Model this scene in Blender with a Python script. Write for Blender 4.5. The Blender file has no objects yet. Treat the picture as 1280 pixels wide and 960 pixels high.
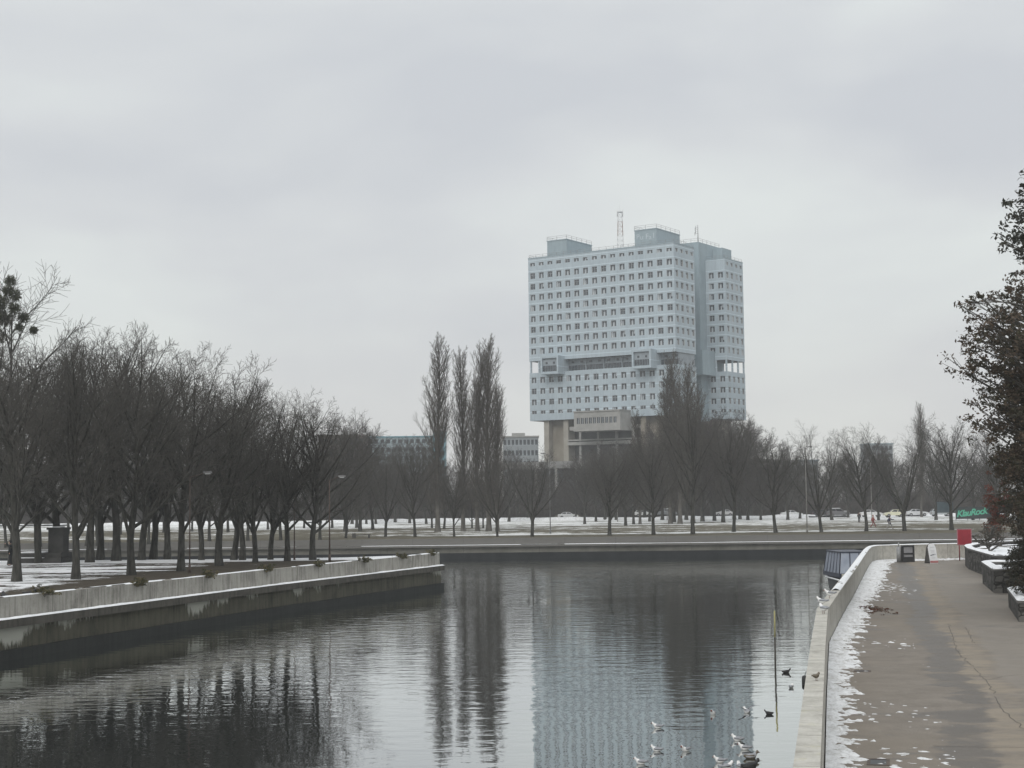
import bpy, bmesh, math, random
import numpy as np
from mathutils import Vector, Matrix, Euler, noise as mnoise

scene = bpy.context.scene
COL = scene.collection
R = math.radians
rnd = random.Random(7)

# ------------------------------------------------------------------ camera
HW = 7.1                      # eye height above the water
FPX = 1924.0                  # focal length in pixels of a 1280 px wide frame
PITCH = math.atan(143 / FPX)
ROLL = R(0.65)
cam_d = bpy.data.cameras.new('camera')
cam = bpy.data.objects.new('camera', cam_d)
COL.objects.link(cam)
scene.camera = cam
cam_d.sensor_width = 36
cam_d.lens = 36 * FPX / 1280
cam_d.clip_start = 0.1
cam_d.clip_end = 6000
_fw = Vector((0, math.cos(PITCH), math.sin(PITCH)))
_up0 = Vector((0, -math.sin(PITCH), math.cos(PITCH)))
_rt0 = Vector((1, 0, 0))
_rt = _rt0 * math.cos(ROLL) - _up0 * math.sin(ROLL)
_up = _up0 * math.cos(ROLL) + _rt0 * math.sin(ROLL)
cam.matrix_world = Matrix(((_rt.x, _up.x, -_fw.x, 0), (_rt.y, _up.y, -_fw.y, 0),
                           (_rt.z, _up.z, -_fw.z, HW), (0, 0, 0, 1)))
EYE = Vector((0, 0, HW))

def ray(px, py):
    return _rt * ((px - 640) / FPX) - _up * ((py - 480) / FPX) + _fw

def G(px, py, z):
    """point of the level z that is met at a pixel of the 1280x960 photograph"""
    d = ray(px, py)
    return EYE + d * ((z - HW) / d.z)

def P(px, py, Y):
    d = ray(px, py)
    return EYE + d * (Y / d.y)

# ------------------------------------------------------------------ sky, sun, exposure
scene.view_settings.view_transform = 'Standard'
scene.view_settings.look = 'None'
scene.view_settings.exposure = 0.0
scene.view_settings.gamma = 1.0
scene.view_settings.use_curve_mapping = False
scene.render.engine = 'CYCLES'
scene.cycles.use_denoising = True
scene.cycles.max_bounces = 6
scene.cycles.diffuse_bounces = 2
scene.cycles.glossy_bounces = 3
scene.cycles.transparent_max_bounces = 8
scene.cycles.volume_bounces = 1

SUN_EL, SUN_AZ = R(38), R(200)     # azimuth clockwise from +Y (the view direction)
w = bpy.data.worlds.new('World')
scene.world = w
w.use_nodes = True
nt = w.node_tree
nt.nodes.clear()
def N(nt, t, **kw):
    n = nt.nodes.new(t)
    for k, v in kw.items():
        setattr(n, k, v)
    return n
def setin(n, **kw):
    for k, v in kw.items():
        n.inputs[k.replace('_', ' ')].default_value = v
out = N(nt, 'ShaderNodeOutputWorld')
sky = N(nt, 'ShaderNodeTexSky', sky_type='NISHITA')
sky.sun_disc = False
sky.sun_elevation = SUN_EL
sky.sun_rotation = SUN_AZ
sky.air_density = 1.0
sky.dust_density = 4.0
bg_sky = N(nt, 'ShaderNodeBackground')
bg_sky.inputs['Strength'].default_value = 0.1
nt.links.new(sky.outputs['Color'], bg_sky.inputs['Color'])
tc = N(nt, 'ShaderNodeTexCoord')
mp = N(nt, 'ShaderNodeMapping')
mp.inputs['Scale'].default_value = (1.0, 1.0, 2.6)
mp.inputs['Location'].default_value = (0.35, 0.1, 0.22)
nt.links.new(tc.outputs['Generated'], mp.inputs['Vector'])
n1 = N(nt, 'ShaderNodeTexNoise')
setin(n1, Scale=3.1, Detail=4.0, Roughness=0.48, Distortion=0.25)
nt.links.new(mp.outputs['Vector'], n1.inputs['Vector'])
cr = N(nt, 'ShaderNodeValToRGB')
cr.color_ramp.elements[0].position = 0.36
cr.color_ramp.elements[0].color = (0.618, 0.645, 0.686, 1)
cr.color_ramp.elements[1].position = 0.64
cr.color_ramp.elements[1].color = (0.780, 0.822, 0.818, 1)
e = cr.color_ramp.elements.new(0.5)
e.color = (0.692, 0.718, 0.742, 1)
nt.links.new(n1.outputs['Fac'], cr.inputs['Fac'])
sep = N(nt, 'ShaderNodeSeparateXYZ')
nt.links.new(tc.outputs['Generated'], sep.inputs['Vector'])
elev = N(nt, 'ShaderNodeMapRange')
setin(elev, **{'From_Min': 0.0, 'From_Max': 1.0, 'To_Min': 0.0, 'To_Max': 1.0})
nt.links.new(sep.outputs['Z'], elev.inputs['Value'])
gr = N(nt, 'ShaderNodeValToRGB')          # overcast: greyer by the horizon, brighter overhead
gr.color_ramp.elements[0].position = 0.0
gr.color_ramp.elements[0].color = (1.06, 1.02, 0.96, 1)
gr.color_ramp.elements[1].position = 1.0
gr.color_ramp.elements[1].color = (1.75, 1.72, 1.70, 1)
e = gr.color_ramp.elements.new(0.12)
e.color = (1.0, 0.99, 0.98, 1)
e = gr.color_ramp.elements.new(0.38)
e.color = (1.04, 1.04, 1.03, 1)
nt.links.new(elev.outputs['Result'], gr.inputs['Fac'])
mul = N(nt, 'ShaderNodeMix', data_type='RGBA', blend_type='MULTIPLY')
mul.inputs['Factor'].default_value = 1.0
nt.links.new(cr.outputs['Color'], mul.inputs['A'])
nt.links.new(gr.outputs['Color'], mul.inputs['B'])
bg_cl = N(nt, 'ShaderNodeBackground')
bg_cl.inputs['Strength'].default_value = 1.0
nt.links.new(mul.outputs['Result'], bg_cl.inputs['Color'])
mx = N(nt, 'ShaderNodeMixShader')
mx.inputs['Fac'].default_value = 0.94
nt.links.new(bg_sky.outputs[0], mx.inputs[1])
nt.links.new(bg_cl.outputs[0], mx.inputs[2])
nt.links.new(mx.outputs[0], out.inputs['Surface'])

sun_d = bpy.data.lights.new('sun', 'SUN')
sun_d.energy = 1.1
sun_d.angle = R(25)
sun_d.color = (1.0, 0.97, 0.93)
sun = bpy.data.objects.new('sun', sun_d)
COL.objects.link(sun)
_sd = Vector((math.sin(SUN_AZ) * math.cos(SUN_EL), math.cos(SUN_AZ) * math.cos(SUN_EL), math.sin(SUN_EL)))
sun.rotation_euler = _sd.to_track_quat('Z', 'Y').to_euler()

# ------------------------------------------------------------------ helpers
def tag(o, label=None, cat=None, group=None, kind=None):
    if label: o['label'] = label
    if cat: o['category'] = cat
    if group: o['group'] = group
    if kind: o['kind'] = kind
    return o

def empty(name, loc=(0, 0, 0), rz=0.0, label=None, cat=None, group=None):
    o = bpy.data.objects.new(name, None)
    o.empty_display_size = 0.3
    COL.objects.link(o)
    o.location = loc
    o.rotation_euler = (0, 0, rz)
    return tag(o, label, cat, group)

class MB:
    """collects shapes and links them as one mesh object"""
    def __init__(s):
        s.v, s.f, s.m, s.uv, s.sm = [], [], [], [], []
    def face(s, pts, m=0, uv=None, smooth=False):
        b = len(s.v)
        s.v.extend([tuple(p) for p in pts])
        s.f.append(tuple(range(b, b + len(pts))))
        s.m.append(m)
        s.uv.append(uv)
        s.sm.append(smooth)
    def box(s, x0, x1, y0, y1, z0, z1, m=0, top=None):
        p = [(x0, y0, z0), (x1, y0, z0), (x1, y1, z0), (x0, y1, z0),
             (x0, y0, z1), (x1, y0, z1), (x1, y1, z1), (x0, y1, z1)]
        for idx, k in (((0, 3, 2, 1), 0), ((4, 5, 6, 7), 1), ((0, 1, 5, 4), 2), ((1, 2, 6, 5), 3), ((2, 3, 7, 6), 2), ((3, 0, 4, 7), 3)):
            q = [p[i] for i in idx]
            if k == 2: uv = [(a[0], a[2]) for a in q]
            elif k == 3: uv = [(a[1], a[2]) for a in q]
            else: uv = [(a[0], a[1]) for a in q]
            s.face(q, top if (top is not None and k == 1) else m, uv)
    def tube(s, p0, p1, r0, r1=None, n=6, m=0, caps=True, smooth=True):
        r1 = r0 if r1 is None else r1
        p0, p1 = Vector(p0), Vector(p1)
        d = (p1 - p0).normalized()
        a = d.orthogonal().normalized()
        b = d.cross(a)
        base = len(s.v)
        for p, r in ((p0, r0), (p1, r1)):
            for i in range(n):
                t = 2 * math.pi * i / n
                s.v.append(tuple(p + a * (r * math.cos(t)) + b * (r * math.sin(t))))
        for i in range(n):
            j = (i + 1) % n
            s.f.append((base + i, base + j, base + n + j, base + n + i)); s.m.append(m); s.uv.append(None); s.sm.append(smooth)
        if caps:
            s.f.append(tuple(base + i for i in reversed(range(n)))); s.m.append(m); s.uv.append(None); s.sm.append(False)
            s.f.append(tuple(base + n + i for i in range(n))); s.m.append(m); s.uv.append(None); s.sm.append(False)
    def loft(s, rings, m=0, smooth=True, mats=None, cap=True):
        """rings: lists of equal length, closed loops"""
        base = len(s.v)
        n = len(rings[0])
        for r in rings:
            s.v.extend([tuple(p) for p in r])
        for i in range(len(rings) - 1):
            for j in range(n):
                k = (j + 1) % n
                s.f.append((base + i * n + j, base + i * n + k, base + (i + 1) * n + k, base + (i + 1) * n + j))
                s.m.append(mats(i, j) if mats else m); s.uv.append(None); s.sm.append(smooth)
        if cap:
            s.f.append(tuple(base + j for j in reversed(range(n)))); s.m.append(mats(0, 0) if mats else m); s.uv.append(None); s.sm.append(False)
            o = base + (len(rings) - 1) * n
            s.f.append(tuple(o + j for j in range(n))); s.m.append(mats(len(rings) - 2, 0) if mats else m); s.uv.append(None); s.sm.append(False)
    def prism(s, poly, z0, z1, m=0, top=None):
        n = len(poly)
        s.face([(p[0], p[1], z1) for p in poly], m if top is None else top, [(p[0], p[1]) for p in poly])
        s.face([(p[0], p[1], z0) for p in reversed(poly)], m)
        t = 0.0
        for i in range(n):
            a, b = poly[i], poly[(i + 1) % n]
            l = math.hypot(b[0] - a[0], b[1] - a[1])
            s.face([(a[0], a[1], z0), (b[0], b[1], z0), (b[0], b[1], z1), (a[0], a[1], z1)], m,
                   [(t, z0), (t + l, z0), (t + l, z1), (t, z1)])
            t += l
    def mesh(s, name, mats):
        me = bpy.data.meshes.new(name)
        me.from_pydata(s.v, [], s.f)
        for mm in (mats if isinstance(mats, (list, tuple)) else [mats]):
            me.materials.append(mm)
        me.polygons.foreach_set('material_index', s.m)
        me.polygons.foreach_set('use_smooth', s.sm)
        if any(u is not None for u in s.uv):
            l = me.uv_layers.new(name='UVMap')
            flat = []
            for f, u in zip(s.f, s.uv):
                flat.extend([c for p in (u if u is not None else [(0, 0)] * len(f)) for c in p])
            l.data.foreach_set('uv', flat)
        me.update()
        return me
    def build(s, name, mats, parent=None, loc=None):
        o = bpy.data.objects.new(name, s.mesh(name, mats))
        COL.objects.link(o)
        if parent is not None: o.parent = parent
        if loc is not None: o.location = loc
        return o

def copy_thing(o, parent=None):
    c = o.copy()
    COL.objects.link(c)
    if parent is not None: c.parent = parent
    for ch in list(o.children):
        copy_thing(ch, c)
    return c

# ------------------------------------------------------------------ materials
def new_mat(name):
    m = bpy.data.materials.new(name)
    m.use_nodes = True
    nt = m.node_tree
    b = nt.nodes['Principled BSDF']
    return m, nt, b

def pmat(name, c1, c2=None, scale=3.0, rough=0.8, bump=0.0, bscale=None, metal=0.0, spec=0.5, coord='Object', stretch=(1, 1, 1), detail=5, lo=.35, hi=.65):
    m, nt, b = new_mat(name)
    setin(b, Roughness=rough, Metallic=metal)
    b.inputs['Specular IOR Level'].default_value = spec
    c2 = c2 or tuple(min(1, c * 1.15) for c in c1)
    tc = N(nt, 'ShaderNodeTexCoord'); mp = N(nt, 'ShaderNodeMapping')
    mp.inputs['Scale'].default_value = stretch
    nt.links.new(tc.outputs[coord], mp.inputs['Vector'])
    n = N(nt, 'ShaderNodeTexNoise'); setin(n, Scale=scale, Detail=float(detail), Roughness=0.6)
    nt.links.new(mp.outputs['Vector'], n.inputs['Vector'])
    r = N(nt, 'ShaderNodeValToRGB')
    r.color_ramp.elements[0].position = lo; r.color_ramp.elements[0].color = (*c1, 1)
    r.color_ramp.elements[1].position = hi; r.color_ramp.elements[1].color = (*c2, 1)
    nt.links.new(n.outputs['Fac'], r.inputs['Fac'])
    nt.links.new(r.outputs['Color'], b.inputs['Base Color'])
    if bump > 0:
        n2 = N(nt, 'ShaderNodeTexNoise'); setin(n2, Scale=bscale or scale * 4, Detail=6.0, Roughness=0.65)
        nt.links.new(mp.outputs['Vector'], n2.inputs['Vector'])
        bp = N(nt, 'ShaderNodeBump'); setin(bp, Strength=bump, Distance=0.05)
        nt.links.new(n2.outputs['Fac'], bp.inputs['Height'])
        nt.links.new(bp.outputs['Normal'], b.inputs['Normal'])
    return m

def math_node(nt, op, a, b=None, c=None, clamp=False):
    n = N(nt, 'ShaderNodeMath', operation=op); n.use_clamp = clamp
    for i, v in enumerate((a, b, c)):
        if v is None: continue
        if isinstance(v, (int, float)): n.inputs[i].default_value = v
        else: nt.links.new(v, n.inputs[i])
    return n.outputs[0]

def ramp(nt, fac, stops, interp='LINEAR'):
    r = N(nt, 'ShaderNodeValToRGB')
    r.color_ramp.interpolation = interp
    el = r.color_ramp.elements
    while len(el) < len(stops): el.new(0.5)
    for e, (p, c) in zip(el, stops):
        e.position = p
        e.color = (*c, 1) if len(c) == 3 else c
    nt.links.new(fac, r.inputs['Fac'])
    return r.outputs['Color']

def noise_node(nt, vec, scale, detail=4.0, rough=0.55, dist=0.0):
    n = N(nt, 'ShaderNodeTexNoise'); setin(n, Scale=scale, Detail=detail, Roughness=rough, Distortion=dist)
    nt.links.new(vec, n.inputs['Vector'])
    return n.outputs['Fac']

def mixc(nt, fac, a, b, mode='MIX'):
    n = N(nt, 'ShaderNodeMix', data_type='RGBA', blend_type=mode)
    for key, v in (('Factor', fac), ('A', a), ('B', b)):
        if isinstance(v, (int, float)): n.inputs[key].default_value = v
        elif isinstance(v, tuple): n.inputs[key].default_value = (*v, 1)
        else: nt.links.new(v, n.inputs[key])
    return n.outputs['Result']

def mapping(nt, coord='Object', scale=(1, 1, 1)):
    tc = N(nt, 'ShaderNodeTexCoord'); mp = N(nt, 'ShaderNodeMapping')
    mp.inputs['Scale'].default_value = scale
    nt.links.new(tc.outputs[coord], mp.inputs['Vector'])
    return mp.outputs['Vector']

def bump_to(nt, b, h, strength=0.3, dist=0.05):
    bp = N(nt, 'ShaderNodeBump'); setin(bp, Strength=strength, Distance=dist)
    nt.links.new(h, bp.inputs['Height'])
    nt.links.new(bp.outputs['Normal'], b.inputs['Normal'])

def old_snow_mat():
    m, nt, b = new_mat('old_snow')
    setin(b, Roughness=.75); b.inputs['Specular IOR Level'].default_value = .3
    v = mapping(nt, 'Object'); 
    a = noise_node(nt, v, 2.2, 6, .7, .2); c = noise_node(nt, v, 14, 5, .75)
    f = math_node(nt, 'MULTIPLY_ADD', c, .45, math_node(nt, 'MULTIPLY', a, .55))
    col = ramp(nt, f, [(.33, (.30, .29, .27)), (.43, (.58, .58, .57)), (.52, (.76, .77, .78)), (.65, (.86, .87, .88))])
    nt.links.new(col, b.inputs['Base Color'])
    bump_to(nt, b, f, .9, .08)
    return m
M = {}
M['bark'] = pmat('bark', (.030, .030, .026), (.078, .076, .067), 6, .92, .4, 20, stretch=(1, 1, .25), spec=.2)
M['twig'] = pmat('twig', (.060, .057, .051), (.115, .108, .097), 3, .92, spec=.2)
M['poplar_bark'] = pmat('poplar_bark', (.075, .070, .062), (.14, .132, .118), 4, .92, .3, 14, stretch=(1, 1, .3), spec=.2)
M['poplar_twig'] = pmat('poplar_twig', (.075, .067, .058), (.120, .107, .092), 3, .92, spec=.2)
M['far_twig'] = pmat('far_twig', (.050, .043, .040), (.080, .068, .062), 2, .92, spec=.2)
M['snow'] = pmat('snow', (.74, .76, .78), (.86, .87, .88), 2.5, .75, .5, 9, spec=.3)
M['old_snow'] = old_snow_mat()
M['dark_metal'] = pmat('dark_metal', (.02, .021, .023), (.035, .036, .038), 5, .5, spec=.5)
M['grey_metal'] = pmat('grey_metal', (.22, .225, .23), (.30, .30, .30), 5, .5, spec=.5)
M['white_paint'] = pmat('white_paint', (.62, .63, .64), (.74, .75, .75), 3, .45)

def wall_mat(name, base, dark, stain_amt=.6, lime=0.0, zmid=None, us=2.2, joints=0.0):
    """weathered concrete: vertical streaks in UV space (u along the wall, v up)"""
    m, nt, b = new_mat(name)
    setin(b, Roughness=.88)
    b.inputs['Specular IOR Level'].default_value = .25
    v1 = mapping(nt, 'UV', (us, .28, 1))
    v2 = mapping(nt, 'UV', (1, 1, 1))
    st = noise_node(nt, v1, 1.6, 6, .65)
    blot = noise_node(nt, v2, .55, 5, .6)
    fine = noise_node(nt, v2, 9, 4, .6)
    f = math_node(nt, 'MULTIPLY_ADD', st, .7, math_node(nt, 'MULTIPLY', blot, .5))
    f = math_node(nt, 'MULTIPLY_ADD', fine, .15, f)
    col = ramp(nt, f, [(.46, dark), (.58, tuple((a * .5 + c * .5) for a, c in zip(base, dark))), (.72, base), (.85, tuple(min(1, a * 1.15) for a in base))]) if stain_amt > .3 else \
        ramp(nt, f, [(.42, tuple(.75 * a + .25 * c for a, c in zip(base, dark))), (.82, base)])
    if joints:
        sx = N(nt, 'ShaderNodeSeparateXYZ'); nt.links.new(v2, sx.inputs[0])
        fr = math_node(nt, 'FRACT', math_node(nt, 'DIVIDE', sx.outputs['X'], joints))
        j = math_node(nt, 'LESS_THAN', fr, .03 / joints * 2)
        col = mixc(nt, math_node(nt, 'MULTIPLY', j, .6), col, dark)
    if lime:
        # pale lime runs under the ledge, in patches
        v3 = mapping(nt, 'UV', (3.6, .8, 1))
        v4 = mapping(nt, 'UV', (.16, .10, 1))
        run = noise_node(nt, v3, 1.0, 5, .7)
        patch = noise_node(nt, v4, 1.0, 2, .5)
        sx = N(nt, 'ShaderNodeSeparateXYZ'); nt.links.new(v2, sx.inputs[0])
        hgt = math_node(nt, 'MULTIPLY_ADD', sx.outputs['Y'], .55, -.62)
        g = math_node(nt, 'ADD', math_node(nt, 'ADD', run, hgt), math_node(nt, 'MULTIPLY_ADD', patch, 3.2, -1.80))
        k = ramp(nt, g, [(.50, (0, 0, 0)), (.66, (1, 1, 1))])
        col = mixc(nt, math_node(nt, 'MULTIPLY', k, lime), col, (.42, .42, .37))
    nt.links.new(col, b.inputs['Base Color'])
    bump_to(nt, b, fine, .35, .02)
    return m

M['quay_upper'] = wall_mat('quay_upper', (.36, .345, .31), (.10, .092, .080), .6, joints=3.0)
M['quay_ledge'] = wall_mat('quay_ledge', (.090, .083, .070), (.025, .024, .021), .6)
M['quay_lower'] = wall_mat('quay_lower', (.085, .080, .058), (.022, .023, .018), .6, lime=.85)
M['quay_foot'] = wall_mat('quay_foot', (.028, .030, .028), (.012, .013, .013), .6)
M['far_upper'] = wall_mat('far_upper', (.150, .145, .135), (.095, .092, .085), .2, us=.5, joints=6.0)
M['far_lower'] = wall_mat('far_lower', (.155, .150, .132), (.075, .074, .060), .6, us=.25, joints=9.0)
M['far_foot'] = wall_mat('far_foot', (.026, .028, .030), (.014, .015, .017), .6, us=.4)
M['parapet'] = wall_mat('parapet', (.47, .45, .40), (.24, .23, .205), .2, us=1.2, joints=2.5)
def parapet_mat():
    m, nt, b = new_mat('parapet_concrete')
    setin(b, Roughness=.9); b.inputs['Specular IOR Level'].default_value = .25
    v = mapping(nt, 'Object', (1, 1, 1))
    big = noise_node(nt, v, .55, 5, .65)
    mid = noise_node(nt, v, 2.6, 6, .7)
    fine = noise_node(nt, v, 17, 5, .75)
    uv = mapping(nt, 'UV', (1.3, .35, 1))
    run = noise_node(nt, uv, 2.2, 5, .65)
    f = math_node(nt, 'MULTIPLY_ADD', mid, .5, math_node(nt, 'MULTIPLY_ADD', fine, .3, math_node(nt, 'MULTIPLY', big, .2)))
    col = ramp(nt, f, [(.34, (.20, .19, .165)), (.44, (.40, .385, .345)), (.56, (.52, .505, .46)), (.68, (.62, .605, .56))])
    stain = ramp(nt, run, [(.46, (0, 0, 0)), (.70, (.45, .45, .45))])
    col = mixc(nt, stain, col, (.22, .21, .17))
    lich = ramp(nt, mid, [(.58, (0, 0, 0)), (.66, (.45, .45, .45))])
    col = mixc(nt, lich, col, (.36, .34, .22))
    sx = N(nt, 'ShaderNodeSeparateXYZ'); nt.links.new(mapping(nt, 'UV'), sx.inputs[0])
    fr = math_node(nt, 'FRACT', math_node(nt, 'DIVIDE', math_node(nt, 'MULTIPLY_ADD', fine, .06, sx.outputs['X']), 2.5))
    j = math_node(nt, 'LESS_THAN', fr, .012)
    col = mixc(nt, math_node(nt, 'MULTIPLY', j, .65), col, (.12, .11, .09))
    nt.links.new(col, b.inputs['Base Color'])
    bump_to(nt, b, math_node(nt, 'MULTIPLY_ADD', fine, .5, mid), .6, .03)
    return m
M['parapet'] = parapet_mat()
M['parapet_out'] = wall_mat('parapet_out', (.22, .20, .17), (.06, .055, .045), .6, us=2.0)

# ------------------------------------------------------------------ ground, water, walkway
Z_ISL, Z_WALK, Z_FAR = 2.75, 2.70, 2.42
Y_FAR = 183.0

def ground_mat():
    """winter lawn: worn grass with torn bands of old snow"""
    m, nt, b = new_mat('winter_lawn')
    setin(b, Roughness=.95); b.inputs['Specular IOR Level'].default_value = .15
    v = mapping(nt, 'Object', (1, 1, 1))
    vs = mapping(nt, 'Object', (.055, .11, 1))
    big = noise_node(nt, vs, 1.0, 6, .62, .4)
    mid = noise_node(nt, v, .6, 5, .65)
    fine = noise_node(nt, v, 5, 4, .7)
    sx = N(nt, 'ShaderNodeSeparateXYZ'); nt.links.new(v, sx.inputs[0])
    # the strip by the quay and by the road is trodden bare
    edge = ramp(nt, math_node(nt, 'DIVIDE', math_node(nt, 'SUBTRACT', sx.outputs['Y'], 183), 200),
                [(0, (.06, .06, .06)), (.035, (.10, .10, .10)), (.075, (.50, .50, .50)), (.12, (.47, .47, .47)), (.22, (.43, .43, .43)), (.5, (.54, .54, .54)), (.70, (.57, .57, .57)), (.73, (.3, .3, .3)), (1, (.25, .25, .25))])
    f = math_node(nt, 'ADD', math_node(nt, 'MULTIPLY_ADD', mid, .45, math_node(nt, 'MULTIPLY', big, .55)), math_node(nt, 'MULTIPLY_ADD', fine, .22, -.11))
    f = math_node(nt, 'ADD', f, math_node(nt, 'SUBTRACT', edge, .5))
    k = ramp(nt, f, [(.47, (0, 0, 0)), (.54, (1, 1, 1))])
    grass = ramp(nt, math_node(nt, 'MULTIPLY_ADD', fine, .5, math_node(nt, 'MULTIPLY', mid, .5)), [(.3, (.050, .046, .032)), (.5, (.105, .094, .066)), (.7, (.145, .132, .10))])
    col = mixc(nt, k, grass, (.70, .71, .70))
    nt.links.new(col, b.inputs['Base Color'])
    bump_to(nt, b, fine, .6, .06)
    return m

def sheet(name, x0, x1, y0, y1, nx, ny, z, amp, m, kind='structure', sc=.08, edge0=True):
    mb = MB()
    vs = []
    for j in range(ny + 1):
        ty = j / ny
        for i in range(nx + 1):
            x = x0 + (x1 - x0) * i / nx
            y = y0 + (y1 - y0) * ty ** 1.7
            h = mnoise.noise(Vector((x * sc, y * sc, 3.1))) * amp * (0 if (edge0 and j == 0) else 1)
            vs.append((x, y, z + h))
    mb.v = vs
    for j in range(ny):
        for i in range(nx):
            a = j * (nx + 1) + i
            mb.f.append((a, a + 1, a + nx + 2, a + nx + 1)); mb.m.append(0); mb.uv.append(None); mb.sm.append(True)
    o = mb.build(name, m)
    return tag(o, kind=kind)

tag(sheet('ground', -480, 480, Y_FAR + .2, 880, 90, 70, Z_FAR, .10, ground_mat()), 'snow streaked lawn of the far bank', kind='structure')

# road behind the lawn
road_m = pmat('asphalt', (.045, .045, .047), (.075, .075, .076), .8, .8, .3, 12)
mb = MB(); mb.box(-470, 470, 326, 352, Z_FAR - .5, Z_FAR + .12)
tag(mb.build('road', road_m), kind='structure')
mb = MB()
for k in range(-40, 41):
    mb.box(k * 9 - 1.5, k * 9 + 1.5, 338.9, 339.1, Z_FAR + .12, Z_FAR + .124)
tag(mb.build('road_markings', M['white_paint']), kind='structure')

# water
def water_mat():
    m, nt, b = new_mat('river_water')
    setin(b, Roughness=.03, IOR=1.33)
    b.inputs['Base Color'].default_value = (.012, .016, .015, 1)
    va = mapping(nt, 'Object', (.62, 1.2, 1))
    vb = mapping(nt, 'Object', (.030, .022, 1))
    rip = noise_node(nt, va, 1.15, 2, .45, .4)
    small = noise_node(nt, va, 2.9, 1, .4, .2)
    swell = noise_node(nt, va, .42, 1, .4)
    calm = noise_node(nt, vb, 1.0, 3, .6, .6)         # ruffled and glassy patches
    wx = N(nt, 'ShaderNodeSeparateXYZ'); nt.links.new(mapping(nt, 'Object'), wx.inputs[0])
    open_w = N(nt, 'ShaderNodeMapRange'); setin(open_w, **{'From_Min': 38.0, 'From_Max': 110.0, 'To_Min': .45, 'To_Max': 2.0}); nt.links.new(wx.outputs['Y'], open_w.inputs['Value'])
    amp = N(nt, 'ShaderNodeMapRange'); setin(amp, **{'From_Min': .44, 'From_Max': .60, 'To_Min': .35, 'To_Max': 1.1})
    nt.links.new(calm, amp.inputs['Value'])
    h = math_node(nt, 'MULTIPLY_ADD', small, .20, math_node(nt, 'MULTIPLY', rip, .75))
    side_w = N(nt, 'ShaderNodeMapRange'); setin(side_w, **{'From_Min': -2.0, 'From_Max': -13.0, 'To_Min': 0.0, 'To_Max': .4}); nt.links.new(wx.outputs['X'], side_w.inputs['Value'])
    h = math_node(nt, 'MULTIPLY', h, math_node(nt, 'MULTIPLY', amp.outputs['Result'], math_node(nt, 'ADD', open_w.outputs['Result'], side_w.outputs['Result'])))
    h = math_node(nt, 'MULTIPLY_ADD', swell, .42, h)
    bp = N(nt, 'ShaderNodeBump'); setin(bp, Strength=1.0, Distance=WATER_BUMP)
    nt.links.new(h, bp.inputs['Height'])
    nt.links.new(bp.outputs['Normal'], b.inputs['Normal'])
    gl = N(nt, 'ShaderNodeBsdfGlossy'); setin(gl, Roughness=.02); gl.inputs['Color'].default_value = (.93, .95, .94, 1)
    nt.links.new(bp.outputs['Normal'], gl.inputs['Normal'])
    fr = N(nt, 'ShaderNodeFresnel'); setin(fr, IOR=1.33); nt.links.new(bp.outputs['Normal'], fr.inputs['Normal'])
    fac = math_node(nt, 'MULTIPLY', fr.outputs[0], 1.62, clamp=True)
    fac = math_node(nt, 'MINIMUM', fac, .93)
    mxs = N(nt, 'ShaderNodeMixShader'); nt.links.new(fac, mxs.inputs[0]); nt.links.new(b.outputs[0], mxs.inputs[1]); nt.links.new(gl.outputs[0], mxs.inputs[2])
    nt.links.new(mxs.outputs[0], nt.nodes['Material Output'].inputs['Surface'])
    return m
WATER_BUMP = .024
mb = MB(); mb.face([(-420, -30, 0), (420, -30, 0), (420, Y_FAR + .1, 0), (-420, Y_FAR + .1, 0)])
tag(mb.build('water', water_mat()), 'dark rippled river water', kind='structure')
mb = MB(); mb.face([(-420, -30, -1.5), (420, -30, -1.5), (420, Y_FAR + .1, -1.5), (-420, Y_FAR + .1, -1.5)])
tag(mb.build('riverbed', pmat('mud', (.03, .028, .02))), kind='structure')

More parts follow.
